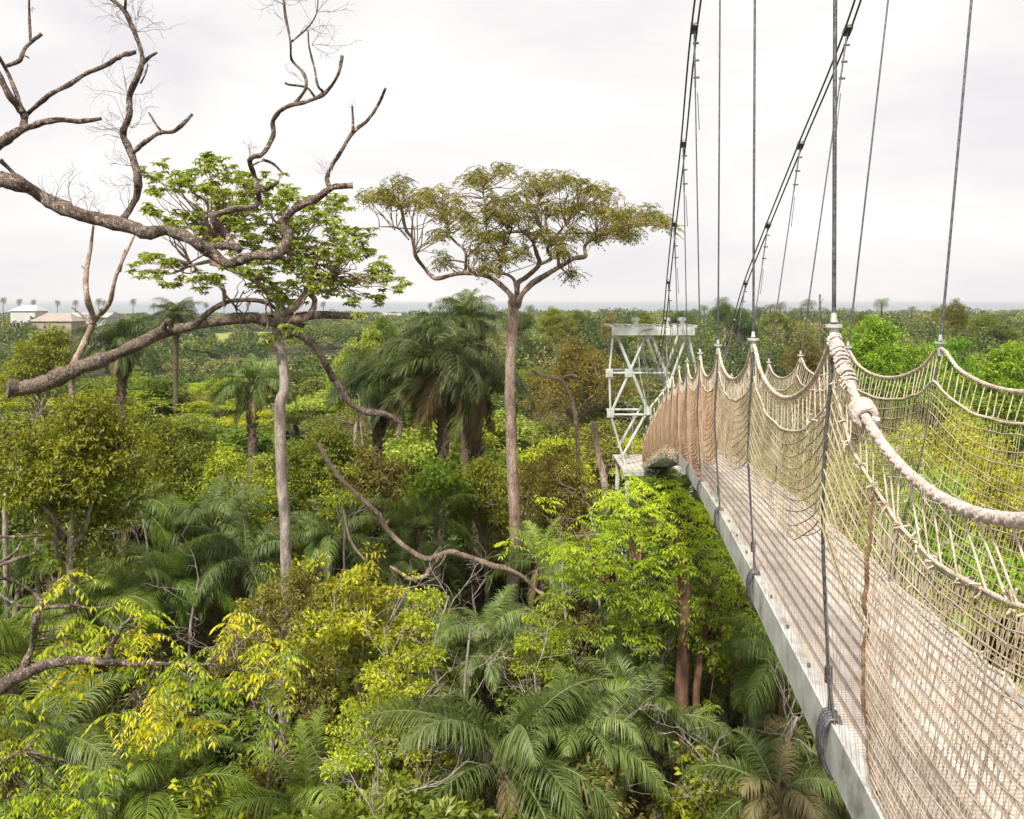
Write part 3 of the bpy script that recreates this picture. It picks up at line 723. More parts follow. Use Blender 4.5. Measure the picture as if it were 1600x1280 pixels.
def palm_meshes(nf, fl, leaflets, ll, up=.9, trunk_h=4.0, dead=6, trunk_r=.22, wind=0.0, dry=0.0, twist=.3, skirt=0, erect=.5):
    """crown leaflets, dry leaflets, stalks, trunk"""
    lf, dr, st, tr = MB(), MB(), MB(), MB()
    top = np.array([0, 0, trunk_h])
    if trunk_h > .3:
        n = 14; t = np.linspace(0, 1, n); p = np.stack([.12 * np.sin(t * 2.2), .08 * np.sin(t * 3), t * trunk_h - .3 * (t == 0)], 1)
        tube(tr, catmull(p, 2), [trunk_r * 1.15, trunk_r, trunk_r * 1.05, trunk_r * 1.5], 10, .5, .13)
        for k in range(int(trunk_h * 16)):        # old leaf bases
            a = k * 2.4; z = trunk_h * (1 - (k / (trunk_h * 16)) ** 1.0 * .98)
            c = np.array([math.cos(a) * trunk_r * .9 + .1 * math.sin(z / trunk_h * 2.2), math.sin(a) * trunk_r * .9, z]); dv = np.array([math.cos(a), math.sin(a), 1.3])
            tube(tr, [c, c + dv * .09, c + dv * .17], [.05, .04, .02], 4)
    def frond(a, elev, L0, droop, mbl, tone, llf=1.0):
        n = 16; pts = [top.copy() + np.array([math.cos(a), math.sin(a), 0]) * trunk_r * .4]; e = elev
        for k in range(1, n):
            f = k / n
            e -= droop * (.25 + f * 1.6) / n
            a_ = a + wind * f * .2
            pts.append(pts[-1] + np.array([math.cos(a_) * math.cos(e), math.sin(a_) * math.cos(e), math.sin(e)]) * L0 / n + np.array([wind * .012 * L0 * f, 0, 0]))
        p = np.array(pts); tube(st, p, [.035, .022, .012, .006], 5, .5)
        d = np.concatenate([[0], np.cumsum(np.linalg.norm(np.diff(p, axis=0), axis=1))]); s = np.linspace(.14, .995, leaflets) * d[-1]
        q = interp_line(p, d, s); T = np.stack([np.interp(s, d, g) for g in np.gradient(p, axis=0).T], 1); T /= np.linalg.norm(T, axis=1)[:, None]
        S = np.cross(T, [0, 0, 1.]); S /= np.linalg.norm(S, axis=1)[:, None] + 1e-9; U = np.cross(S, T)
        roll = twist * 1.6 * rng.normal()
        f = s / d[-1]; env = np.sin(np.pi * np.clip(f * .9 + .12, 0, 1)) ** .6 * ll * llf
        for sg in (-1, 1):
            jj = rng.normal(0, .10, (leaflets, 3))
            D = S * sg * .85 + T * (.45 + .5 * f)[:, None] + U * (.30 + roll * sg + rng.choice([-.12, .18], leaflets))[:, None] + jj
            D /= np.linalg.norm(D, axis=1)[:, None]
            Ln = env * rng.uniform(.78, 1.12, leaflets) * np.where(rng.random(leaflets) < .06, .25, 1); w = .0145 * (.6 + .6 * np.sin(np.pi * f)) * (fl / 4) ** .3
            p0 = q; D1 = D.copy(); segn = 4; wfac = [.55, 1.0, .8, .45, .0]
            Wd = np.cross(D, U); Wd /= np.linalg.norm(Wd, axis=1)[:, None]
            ring = [p0]; cur = p0.copy()
            for k in range(segn):
                D1 = D1 + np.array([0, 0, -1.0]) * (.16 + .24 * k) * (.8 + .4 * rng.random((leaflets, 1))) + np.array([wind * .12, 0, 0]); D1 /= np.linalg.norm(D1, axis=1)[:, None]
                cur = cur + D1 * (Ln / segn)[:, None]; ring.append(cur.copy())
            V = []
            for k in range(segn + 1):
                ww = (w * wfac[k])[:, None]
                V += [ring[k] + Wd * ww, ring[k] - Wd * ww]
            V = np.stack(V, 1); m = 2 * (segn + 1)
            b = (np.arange(leaflets) * m)[:, None, None]
            ff = np.array([[2*k, 2*k+1, 2*k+3, 2*k+2] for k in range(segn)])[None] + b
            tn = np.clip(tone + rng.normal(0, .15, leaflets), 0, 1)
            mbl.add(V.reshape(-1, 3), ff.reshape(-1, 4), np.repeat(tn, m))
    for k in range(nf):
        a = k * 2.399 + rng.normal(0, .32); f = k / nf
        elev = R(84) * (1 - f) * up + R(-8) * f + rng.normal(0, .10)
        isdry = rng.random() < dry
        frond(a, elev, fl * rng.uniform(.68, 1.12) * (.75 + .25 * min(1, f * 3)), 1.15 + .95 * rng.random() + (1 - up), dr if isdry else lf, .55 - .25 * f + rng.normal(0, .12))
    for k in range(dead):
        a = rng.random() * 6.28; frond(a, R(-40 - 38 * rng.random()), fl * rng.uniform(.5, .85), .7, dr if rng.random() < .7 else lf, .3, .75)
    return lf, dr, st, tr

# ------------------------------------------------------------------ prototypes as meshes (a builder per kind)
def P_broad(key, mat, bark, **k):
    lf, tr = broadleaf(**k)
    return dict(name=key, crown=lf.mesh('crown', M[mat]), trunk=tr.mesh('trunk', M[bark], True))
def compfn(lw, n, ln, pairs=5):
    def fn(mb, q, u, t0):
        th = rng.random(n) * 6.28
        dv = np.stack([np.cos(th), np.sin(th), rng.uniform(-.1, .5, n)], 1) + u * .5
        compound(mb, np.tile(q, (n, 1)) + rng.normal(0, .12, (n, 3)), dv, ln * rng.uniform(.7, 1.2, n), pairs, lw, t0, droop=.45)
    return fn
PR = {}
def proto(kind, variants):
    PR[kind] = variants
def bl(mat, bark, Rr, H, ch, ncl=170, per=72, ln=.17, cr=.56, flat=.5, **kw):
    lf, tr = broadleaf(Rr, H, ch, rng.integers(5, 8), ncl, per, ln, cr, flat, **kw)
    return lf.mesh('crown', M[mat]), tr.mesh('trunk', M[bark], True)
proto('mid', [bl('mid', 'bark', 2.7, 6.6, 4.0), bl('mid', 'bark_grey', 2.4, 7.2, 4.4, 170, 64, .20)])
proto('olive', [bl('olive', 'bark', 2.6, 6.4, 3.8, 190, 80, .12, .5, bare=.10), bl('olive', 'bark_grey', 3.0, 6.0, 3.2, 180, 76, .13, .5, bare=.08)])
proto('dark', [bl('dark', 'bark', 2.7, 6.8, 4.4, 170, 66, .19), bl('dark', 'bark', 2.2, 6.2, 4.0, 160, 66, .16)])
proto('lime', [bl('lime', 'bark_red', 2.5, 6.6, 3.4, 130, 1, .2, clump_fn=compfn(.16, 7, .42)), bl('lime', 'bark', 2.3, 6.2, 3.4, 170, 64, .16, .46, .4)])
proto('yellow', [bl('yellow', 'bark_grey', 2.0, 6.0, 3.6, 150, 80, .14, .46, .28, layered=True, bare=.15), bl('yellow', 'bark', 2.4, 5.8, 3.0, 150, 80, .15, .46, .3, layered=True, bare=.1)])
proto('bright', [bl('bright', 'bark', 2.8, 7.0, 4.6, 180, 70, .20, .5)])
proto('rust', [bl('rust', 'bark_grey', 2.4, 6.2, 3.4, 150, 56, .12, .45, .5, bare=.3)])
proto('gloss', [bl('glossy', 'bark_pale', 2.4, 6.8, 4.2, 140, 50, .22, .5, .5)])
for k_, m_, lnf in (('mid', 'mid', .19), ('olive', 'olive', .15), ('yellow', 'yellow', .15), ('bright', 'bright', .21), ('dark', 'dark', .18), ('lime', 'lime', .18), ('rust', 'rust', .14), ('gloss', 'glossy', .22)):
    PR['tall ' + k_] = [bl(m_, 'bark_grey', 3.4, 12.0, 7.5, 320, 72, lnf, .6)]

for k_, m_, lnf in (('mid', 'mid', .15), ('olive', 'olive', .12), ('yellow', 'yellow', .12), ('dark', 'dark', .15), ('lime', 'lime', .14), ('gloss', 'glossy', .17), ('rust', 'rust', .12)):
    PR['small ' + k_] = [bl(m_, 'bark_grey', 1.3, 3.6, 2.5, 80, 54, lnf, .33, .42, layered=(k_ in ('yellow', 'lime')), bare=.12 if k_ in ('olive', 'rust', 'yellow') else 0) for _ in range(2)]
def pm(mat, **k):
    lf, dr, st, tr = palm_meshes(**k)
    return [('fronds', lf.mesh('fronds', M[mat])), ('dry_fronds', dr.mesh('dry_fronds', M['palm_dry'])), ('stalks', st.mesh('stalks', M['rachis'])), ('trunk', tr.mesh('trunk', M['palmtrunk'], True) if tr.n else None)]
PALM = {
    'tall': pm('palm_deep', nf=30, fl=4.2, leaflets=92, ll=1.0, trunk_h=6.2, dead=20, trunk_r=.28, up=.95),
    'wind': pm('palm_deep', nf=26, fl=4.0, leaflets=92, ll=1.15, trunk_h=6.2, dead=18, trunk_r=.24, up=.85, wind=-1.4),
    'light': pm('palm_light', nf=20, fl=3.8, leaflets=92, ll=.85, trunk_h=3.6, dead=5, trunk_r=.25, up=.95),
    'dark': pm('palm', nf=20, fl=3.9, leaflets=92, ll=.90, trunk_h=4.0, dead=4, trunk_r=.25, up=.9, dry=.03),
    'young': pm('palm_light', nf=14, fl=3.2, leaflets=76, ll=.72, trunk_h=1.2, dead=1, trunk_r=.18, up=1.0),
    'dry': pm('palm', nf=18, fl=3.0, leaflets=76, ll=.7, trunk_h=2.6, dead=12, trunk_r=.24, up=.8, dry=.6),
}
ROOTS = {}
def put_tree(kind, var, loc, rz, s, name, label, cat, group=None):
    key = (kind, var)
    if key not in ROOTS:
        r = empty(name, loc, rz); r.scale = s if hasattr(s, '__len__') else (s, s, s)
        cr_, tr_ = PR[kind][var]; child(r, 'crown', cr_); child(r, 'trunk', tr_); ROOTS[key] = r
    else:
        r = copy_tree(ROOTS[key], loc, rz, s)
        r.name = name
    for k_ in ('group',):
        if k_ in r.keys(): del r[k_]
    return tag(r, label, cat, group)
def put_palm(kind, loc, rz, s, label, group=None, name='oil_palm', tilt=0.0):
    if kind not in ROOTS:
        r = empty(name, loc, rz); r.scale = (s, s, s)
        for nme, me in PALM[kind]:
            if me is not None and len(me.vertices): child(r, nme, me)
        ROOTS[kind] = r
    else:
        r = copy_tree(ROOTS[kind], loc, rz, s); r.name = name
    if 'group' in r.keys(): del r['group']
    r.rotation_euler = (tilt, 0, rz) if tilt else (0, 0, rz)
    return tag(r, label, 'palm', group)

TAKEN = []     # (x, y, radius) where nothing else may grow
H0 = {'mid': 6.9, 'olive': 6.3, 'dark': 6.6, 'lime': 6.4, 'yellow': 6.0, 'bright': 7.0, 'rust': 6.2, 'gloss': 6.8}
STEM = {}
def grown(kind, var, q, sx, h, h0, name, label, cat, group=None):
    """a tree whose crown keeps its proportions and whose stem makes up the height"""
    szc = min(h / h0, sx * 1.25); off = h - szc * h0
    key = kind + str(var)
    cr_, tr_ = PR[kind][var % len(PR[kind])]
    r = empty(name, (q[0], q[1], 0), rng.random() * 6.28)
    a = child(r, 'crown', cr_); b = child(r, 'trunk', tr_)
    for o in (a, b): o.scale = (sx, sx, szc); o.location = (0, 0, off)
    if off > .2:
        mb = MB(); tube(mb, catmull([(0, 0, -.3), (rng.normal(0, .15), rng.normal(0, .15), off * .5), (0, 0, off + .1)], 5), [.05 + h * .016, (.06 + h0 * .016) * sx], 8, .5, .06)
        c = mb.build('trunk', M['bark_grey'], r, True)
    return tag(r, label, cat, group)
def special(kind, px, ytop, d, wpx, label, cat='tree', name='broadleaf_tree', var=0, rz=None):
    """a tree whose crown top shows at (px, ytop), crown wpx wide"""
    q = P(px, ytop, d); h = q[2]; sx = wpx / F * d / 5.2
    wid = wpx / F * d
    if wid < 3.5: grown('small ' + (kind if kind != 'bright' else 'mid'), int(rng.integers(2)), q, wid / 2.75, h, 3.6, name, label, cat)
    elif h > 9.5: grown('tall ' + kind, 0, q, wid / 7.2, h, 12.4, name, label, cat)
    else: grown(kind, var, q, sx, h, H0[kind], name, label, cat)
    TAKEN.append((q[0], q[1], sx * 1.7))
PH = {'tall': 6.2, 'wind': 6.2, 'light': 3.6, 'dark': 4.0, 'young': 1.2, 'dry': 2.6}
def palm_at(kind, px, py, d, s, label, rz=0.0, tilt=0.0):
    """a palm whose growing point shows at (px, py)"""
    q = P(px, py, d); z0 = q[2] - PH[kind] * s
    if z0 > .3:     # stretch only the trunk's foot: sink or raise by a taller stem
        pass
    r = put_palm(kind, (q[0], q[1], max(z0, -3.0)), rz, s, label, tilt=tilt)
    if z0 > 0.05:
        mb = MB(); h = z0 / s + .3
        tube(mb, catmull([(0, 0, -h), (.1, .05, -h * .5), (0, 0, .05)], 5), [.34, .29, .27], 10, .5, .1)
        o = mb.build('trunk', M['palmtrunk'], r, True)
    TAKEN.append((q[0], q[1], 1.2 * s))
    return r

# ------------------------------------------------------------------ traced trees: limbs given as pixel paths with real depth
def path3(pts, d, f, wob=.0):
    o = []
    for i, p in enumerate(pts):
        dd = p[2] if len(p) > 2 else d
        x, y = f(p[0], p[1]); o.append(P(x, y, dd + (rng.normal(0, wob) if 0 < i < len(pts) - 1 else 0)))
    return np.array(o)
def traced(mb, pts, d, f, r0, r1, wob=.25, knob=.09, sides=8, sub=5):
    q = catmull(path3(pts, d, f, wob), sub)
    n = len(q); t = np.linspace(0, 1, n); rr = r0 + (r1 - r0) * t
    lump = 1 + .13 * np.interp(np.arange(n), np.arange(0, n + 3, 3), rng.normal(0, 1, len(np.arange(0, n + 3, 3))))
    tube(mb, q, rr * np.clip(lump, .75, 1.3), sides, .5, knob)
    return q
def twigs(mb, a, n, ln, up=(0, 0, 1), r=.006, depth=3, spread=.8):
    """a fan of fine bare twigs"""
    def grow(p, dv, l, r_, k):
        m = 4; q = [p]; v = dv.copy()
        for i in range(m):
            v = v + rng.normal(0, .22, 3); v /= np.linalg.norm(v); q.append(q[-1] + v * l / m)
        tube(mb, q, [r_, r_ * .55], 3, .5, cap=False)
        if k > 0:
            for j in (1, 2, 3, 4):
                if rng.random() < .75:
                    w = v + unit(1)[0] * spread; w /= np.linalg.norm(w); grow(q[j], w, l * .6, r_ * .6, k - 1)
    for i in range(n):
        v = np.array(up, float) + unit(1)[0] * .7; v /= np.linalg.norm(v)
        grow(np.array(a), v, ln * rng.uniform(.6, 1.1), r, depth)

c1 = lambda x, y: (x / 2, y / 2)
c2 = lambda x, y: (200 + x / 2.56, y / 2.56)
c3 = lambda x, y: (550 + x / 3.048, 220 + y / 3.048)
ph = lambda x, y: (x, y)
px2r = lambda w, d: w / F * d / 2

# --- dead tree in front
D = 9.0
dt = empty('dead_tree', P(-150, 1060, D) * [1, 1, 0]); DT0 = np.array(dt.location)
tag(dt, 'leafless dead tree with thick twisting limbs reaching across the sky in front', 'tree')
def root_part(root, o0):
    def f(mb, name, mat, smooth=True, parent=None):
        for k in range(len(mb.v)): mb.v[k] = mb.v[k] - o0
        return mb.build(name, mat, parent or root, smooth)
    return f
dpart = root_part(dt, DT0)
mb = MB(); b = P(-150, 1060, D); b[2] = -.3
pts = [b, P(-175, 1000, D), P(-165, 700, D), P(-150, 470, D), P(-120, 330, D), P(-60, 262, D)]
tube(mb, catmull(pts, 6), [.36, .30, .27, .22, .15], 12, .5, .05); dpart(mb, 'trunk', M['bark_dead'])
r = lambda w: px2r(w * .88, D)
def dl(paths, tw=()):
    mb = MB()
    for (pts, f, w0, w1) in paths: traced(mb, pts, D, f, r(w0), r(w1), .12)
    for (x, y, f, n, l, up) in tw:
        q = P(*f(x, y), D); twigs(mb, q, n, l, up, .0035, 2)
    dpart(mb, 'limb', M['bark_dead'])
dl([([(-240, 470), (-100, 530), (0, 560), (60, 575), (140, 620), (220, 660), (300, 685), (400, 705), (460, 728), (520, 720), (600, 750), (660, 790), (712, 824), (744, 816), (806, 797), (860, 797), (900, 742), (888, 688), (931, 648), (994, 617), (1040, 586), (1103, 580)], c1, 30, 10),
    ([(590, 1020), (630, 1036), (660, 1042)], c2, 13, 5), ([(0, 500), (45, 545), (60, 575)], c1, 8, 9)],
   [(170, 640, c1, 3, .38, (0, 0, 1)), (230, 655, c1, 3, .34, (0, 0, 1)), (270, 670, c1, 2, .3, (0, 0, 1)), (330, 685, c1, 2, .2, (.2, 0, 1))])
dl([([(330, 985), (400, 985), (450, 1000)], c2, 12, 14), ([(450, 1000), (430, 985), (390, 940), (340, 875), (360, 855), (420, 838), (500, 828), (522, 800), (520, 765), (505, 700), (487, 650), (500, 628), (540, 615), (580, 545), (582, 480), (630, 430), (720, 405), (790, 370), (840, 300), (857, 225)], c2, 13, 6),
    ([(520, 768), (560, 755), (590, 735), (600, 728)], c2, 9, 6), ([(540, 640), (580, 655), (622, 697)], c2, 5, 3), ([(500, 660), (525, 648), (560, 640)], c2, 4, 2),
    ([(670, 412), (712, 350), (700, 290), (655, 240), (650, 170), (630, 60), (620, -30)], c2, 7, 3), ([(745, 385), (712, 350), (640, 338), (630, 330)], c2, 5, 3),
    ([(650, 170), (720, 110), (755, 50), (760, -20)], c2, 4, 2), ([(778, 365), (758, 340), (745, 270), (725, 190), (720, 120)], c2, 5, 2.5)],
   [(755, 50, c2, 3, .45, (.8, 0, .5)), (735, 180, c2, 3, .4, (.9, 0, .3)), (690, 130, c2, 2, .3, (.6, 0, .6)), (640, 110, c2, 2, .4, (-.7, 0, .6)), (625, 20, c2, 3, .45, (-.9, 0, .2)), (490, 630, c2, 2, .2, (-.3, 0, 1)), (700, 330, c2, 1, .3, (-.8, 0, .4)), (625, -10, c2, 4, .5, (.6, 0, .3))])
dl([([(806, 752), (798, 700), (850, 610), (900, 530), (960, 480), (1000, 420), (1030, 355)], c2, 9, 4.5), ([(900, 525), (900, 480), (897, 425)], c2, 5, 4), ([(815, 680), (825, 640), (850, 600)], c2, 4, 2)],
   [(808, 710, c2, 3, .22, (-.3, 0, 1)), (900, 440, c2, 1, .1, (0, 0, 1))])
dl([([(385, 685), (425, 620), (430, 550), (410, 480), (385, 420), (405, 360), (405, 300), (430, 240), (445, 180), (420, 100), (385, 30), (330, -15)], c1, 13, 8), ([(442, 205), (465, 180), (490, 165)], c1, 7, 4),
    ([(415, 478), (440, 455), (460, 440), (500, 415), (540, 412), (575, 385), (600, 358)], c1, 8, 7), ([(505, 412), (485, 385), (465, 352)], c1, 5, 3), ([(390, 30), (392, 0), (385, -30)], c1, 7, 4), ([(440, 260), (455, 230), (462, 200)], c1, 3, 2)],
   [(410, 90, c1, 4, .35, (-.6, 0, .6)), (430, 100, c1, 3, .3, (.7, 0, .6)), (385, 30, c1, 4, .3, (-.9, 0, .2)), (405, 300, c1, 5, .42, (-.7, 0, .5)), (400, 400, c1, 4, .40, (-.8, 0, .5)), (400, 440, c1, 3, .3, (-.8, 0, .5)), (440, 240, c1, 4, .3, (.6, 0, .4)), (410, 400, c1, 3, .3, (.7, 0, .6)), (415, 520, c1, 3, .3, (-.8, 0, .2)), (400, 660, c1, 3, .3, (.3, 0, 1)), (430, 580, c1, 3, .3, (-.8, 0, .4)), (430, 50, c1, 3, .35, (.8, 0, .3))])
dl([([(-260, 500), (-120, 490), (-40, 475), (0, 450), (60, 410), (130, 385), (190, 375), (250, 380), (315, 372)], c1, 22, 6), ([(75, 400), (72, 355), (30, 300), (0, 240), (-30, 190)], c1, 13, 8), ([(68, 350), (50, 290), (20, 220), (-15, 160)], c1, 8, 6),
    ([(20, 206), (60, 190), (80, 150), (130, 105)], c1, 8, 6), ([(96, 128), (92, 60), (90, -20)], c1, 5, 3.5), ([(70, 170), (92, 182)], c1, 4, 2),
    ([(75, 362), (90, 352), (150, 300), (220, 262), (270, 230), (330, 205), (380, 175), (422, 163)], c1, 8, 8)],
   [(100, 40, c1, 1, .1, (0, 0, 1))])

# --- leafy tree with broken lower limb
D = 20.0
lt = empty('leafy_tree', P(447, 900, D) * [1, 1, 0]); LT0 = np.array(lt.location)
tag(lt, 'airy green tree with a slim pale trunk behind the dead limbs', 'tree')
lpart = root_part(lt, LT0)
mb = MB(); b = P(450, 900, D); b[2] = -.3
tr_ = [b, P(447, 890, D), P(441, 760, D), P(437, 640, D), P(445, 608, D), P(441, 560, D), P(432, 528, D), P(436, 490, D), P(440, 470, D)]
tube(mb, catmull(tr_, 6), [px2r(16, D), px2r(17, D), px2r(15, D), px2r(12, D)], 10, .5, .04); lpart(mb, 'trunk', M['bark_grey'])
cl2 = [(110,690,40),(180,730,50),(240,720,40),(300,680,60),(330,660,50),(400,700,60),(460,740,60),(270,740,50),(230,860,60),(170,880,40),(340,780,60),(420,800,60),(420,890,60),(240,900,50),(560,790,60),(670,760,60),(700,800,50),(560,880,60),(600,930,70),(700,960,70),(800,830,60),(850,810,50),(790,900,60),(870,930,60),(930,930,50),(880,1000,70),(760,1000,70),(700,1040,60),(780,1070,70),(930,1010,60),(960,1080,60),(1030,1090,50),(1080,1140,40),(850,1130,60),(760,1130,60),(640,1150,60),(660,1090,50),(550,1080,50),(480,1080,40),(350,1120,50),(310,1110,40),(70,1030,40),(120,1020,30),(170,1050,40),(180,1120,30),(110,1090,30),(1000,1190,30),(900,1200,40),(120,770,25),(100,840,25),(640,1180,40),(500,960,50),(470,840,40),(520,1000,60),(600,860,50),(650,900,50),(740,880,50),(480,920,50),(390,860,50),(300,920,50),(380,970,50),(450,1050,45),(560,1000,55),(650,980,55),(560,1140,50),(720,1110,50),(820,1040,60),(440,700,40),(520,720,45),(600,800,45),(330,740,45),(480,780,40),(590,1350,45),(640,1320,30)]
lf = MB(); br = MB()
hub = [P(*c2(430, 1230), D), P(*c2(560, 1200), D), P(*c2(640, 1000), D), P(*c2(350, 960), D), P(*c2(820, 1110), D), P(*c2(250, 1050), D)]
traced(br, [(438, 500), (455, 480), (420, 440), (372, 425), (330, 412)], D, ph, px2r(10, D), px2r(5, D))
traced(br, [(438, 495), (470, 470), (490, 430), (490, 390), (450, 380), (455, 330)], D, ph, px2r(12, D), px2r(5, D))
traced(br, [(440, 500), (480, 495), (492, 470), (480, 450), (530, 440), (560, 430)], D, ph, px2r(11, D), px2r(5, D))
traced(br, [(330, 408), (400, 440), (440, 480), (448, 500)], D, ph, px2r(6, D), px2r(12, D))
traced(br, [(330, 408), (300, 415), (265, 428), (245, 420)], D, ph, px2r(6, D), px2r(3, D))
traced(br, [(350, 478), (350, 455), (340, 440)], D, ph, px2r(7, D), px2r(4, D))
traced(br, [(330, 405), (320, 350), (325, 320), (300, 300)], D, ph, px2r(5, D), px2r(3, D))
for (x, y, rr) in cl2:
    for k in range(6):
        dd = D + rng.normal(0, 1.3); q = P(*c2(x + rng.normal(0, rr * .62), y + rng.normal(0, rr * .45)), dd); R_ = rr / 2.56 / F * D * .85
        n_r = int(2 + rr / 22)
        for j in range(n_r):    # rosettes of broad leaves at the shoot tips
            c = q + unit(1)[0] * R_ * np.array([.85, .85, .6]) * rng.random() ** .5; m = 9
            th = np.linspace(0, 6.28, m, endpoint=False) + rng.random()
            ax = np.stack([np.cos(th), np.sin(th), rng.uniform(-.75, .15, m)], 1)
            leaves(lf, np.tile(c, (m, 1)), ax, np.tile([0, 0, 1.], (m, 1)) + rng.normal(0, .2, (m, 3)), rng.uniform(.10, .21, m), .075, np.clip(.5 + rng.normal(0, .25, m), 0, 1), .12)
            segs(br, [c], [q - [0, 0, R_ * .5]], .008)
        h = min(hub, key=lambda z: np.linalg.norm(z - q)); limb(br, h, q - [0, 0, R_ * .5], .022, .007, .22, 5, 5) if k % 2 == 0 else None
lpart(br, 'branches', M['bark_pale']); lpart(lf, 'crown', M['glossy'], False)
mb = MB()
traced(mb, [(12, 606), (40, 606), (75, 597), (110, 580), (150, 566), (190, 550), (225, 533), (260, 518), (320, 506), (380, 497), (440, 498), (500, 492), (553, 495)], 20, ph, px2r(27, 20), px2r(11, 20), .3, .07, 12)
traced(mb, [(395, 500), (430, 505), (465, 522), (490, 540), (505, 562), (520, 590), (535, 612), (548, 630), (570, 643), (592, 645), (612, 652), (625, 665), (622, 688)], 20, ph, px2r(12, 20), px2r(9, 20), .15, .1)
traced(mb, [(300, 512), (335, 482), (365, 470), (405, 470), (430, 482), (450, 500), (475, 510)], 20, ph, px2r(8, 20), px2r(8, 20), .15)
traced(mb, [(255, 512), (262, 500), (268, 512)], 20, ph, px2r(8, 20), px2r(8, 20), .1)
lpart(mb, 'broken_limb', M['bark_dead'])

# --- pale snag behind the broken limb
D = 22.0
sn = empty('dead_sapling', P(115, 640, D) * [1, 1, 0]); tag(sn, 'forked whitish dead sapling rising behind the broken limb with two thin leaders', 'tree')
sp = root_part(sn, np.array(sn.location)); mb = MB()
traced(mb, [(100, 1000), (108, 800), (112, 620), (117, 570), (130, 540), (150, 497), (170, 475), (182, 430), (210, 368)], D, c1.__class__ and ph, px2r(16, D), px2r(4, D))
traced(mb, [(147, 500), (135, 460), (135, 425), (142, 385), (146, 352)], D, ph, px2r(9, D), px2r(3.5, D)); traced(mb, [(186, 425), (195, 390)], D, ph, px2r(6, D), px2r(3, D)); traced(mb, [(128, 416), (136, 424)], D, ph, px2r(3, D), px2r(3, D))
traced(mb, [(145, 505), (125, 490), (112, 480)], D, ph, px2r(5, D), px2r(2, D))
sp(mb, 'trunk', M['bark_pale'])

# --- tall flat-crowned tree
D = 28.0
ft = empty('flat_crowned_tree', P(800, 940, D) * [1, 1, 0]); FT0 = np.array(ft.location)
tag(ft, 'tall umbrella shaped tree with an olive flat canopy above a long bare trunk', 'tree')
fp = root_part(ft, FT0)
mb = MB(); b = P(797, 1000, D); b[2] = -.3
tube(mb, catmull([b, P(800, 940, D), P(806, 850, D), P(800, 720, D), P(797, 600, D), P(800, 520, D), P(802, 470, D)], 6), [px2r(22, D), px2r(20, D), px2r(18, D), px2r(16, D), px2r(17, D)], 12, .5, .04)
fp(mb, 'trunk', M['bark_pale'])
w = lambda a: px2r(a, D)
fl = [([(770, 790), (755, 735), (700, 680), (640, 643), (560, 628), (480, 638), (395, 655), (340, 600), (300, 540), (290, 470), (255, 420), (235, 320)], 10, 4),
      ([(540, 630), (540, 530), (490, 480), (455, 430), (450, 350)], 5, 3), ([(790, 790), (805, 740), (860, 680), (940, 630), (990, 600), (1060, 560), (1110, 550), (1110, 500), (1160, 450), (1190, 380)], 10, 4),
      ([(985, 605), (975, 500), (930, 430), (920, 360)], 6, 3), ([(785, 760), (790, 680), (830, 650), (890, 590), (880, 540), (860, 480), (830, 440), (740, 440), (720, 520), (710, 620)], 9, 3),
      ([(890, 590), (950, 560), (930, 510), (1000, 420), (1080, 330)], 6, 3), ([(785, 720), (770, 660), (730, 635), (690, 640)], 6, 3), ([(1060, 440), (1200, 440), (1350, 410), (1480, 400), (1590, 405)], 4, 1.5),
      ([(270, 470), (215, 415), (130, 410)], 4, 2), ([(700, 650), (710, 560), (740, 480), (760, 420)], 5, 2.5), ([(1110, 550), (1040, 570), (990, 600)], 5, 5), ([(860, 480), (900, 420), (880, 340), (900, 260)], 5, 2),
      ([(540, 560), (620, 480), (640, 400), (625, 250), (640, 190)], 4, 2), ([(980, 590), (1010, 620), (1050, 650)], 4, 1.5), ([(540, 580), (480, 570), (420, 580)], 3, 1.5), ([(1190, 460), (1260, 470)], 3, 1)]
mb = MB()
allp = []
for pts, a, b2 in fl:
    q = traced(mb, pts, D, c3, w(a), w(b2), .7, .05, 7); allp.append(q[len(q)//3:])
allp = np.concatenate(allp)
cl3 = [(80,270,45),(220,210,85),(180,270,60),(290,280,60),(450,260,95),(400,330,80),(500,340,70),(620,170,75),(730,130,40),(570,180,50),(660,320,90),(560,400,60),(740,350,90),(860,200,80),(940,190,80),(1040,190,80),(1130,220,80),(1210,240,60),(850,330,80),(950,300,90),(1060,300,90),(1180,320,80),(1250,350,80),(1330,370,70),(1400,330,50),(1450,370,40),(700,460,70),(800,520,60),(640,440,60),(640,605,40),(430,560,35),(880,420,70),(960,470,70),(1000,520,50),(1060,430,60),(1150,450,45),(1250,420,60),(620,520,55),(720,560,45),(1500,390,30),(140,240,40),(360,240,40),(700,270,50),(780,260,45),(420,440,40),(1040,630,22),(1330,440,40)]
lf = MB()
for (x, y, rr) in cl3:
    nn = int(5 + rr / 8)
    for k in range(nn):
        th = rng.random() * 6.28; s_ = .82 * rng.random() ** .7
        xx, yy = x + math.cos(th) * rr * s_, y + math.sin(th) * rr * s_ * .75
        q = P(*c3(xx, yy), D + rng.normal(0, 1.6)); R_ = .42
        # pinnate sprays that fan from the shoot tip
        m = 7; a = rng.random(m) * 6.28; dv = np.stack([np.cos(a), np.sin(a), rng.uniform(-.35, .45, m)], 1)
        compound(lf, np.tile(q, (m, 1)) + rng.normal(0, .10, (m, 3)), dv, rng.uniform(.22, .36, m), 5, .125, np.clip(.5 + rng.normal(0, .22), 0, 1), .2, .5)
        j = np.argmin(np.linalg.norm(allp - q, axis=1) + np.abs(allp[:, 2] - (q[2] - .5)) * .3); limb(mb, allp[j], q, .022, .008, .2, 4, 4)
fp(mb, 'branches', M['bark_pale']); fp(lf, 'crown', M['canopy'], False)

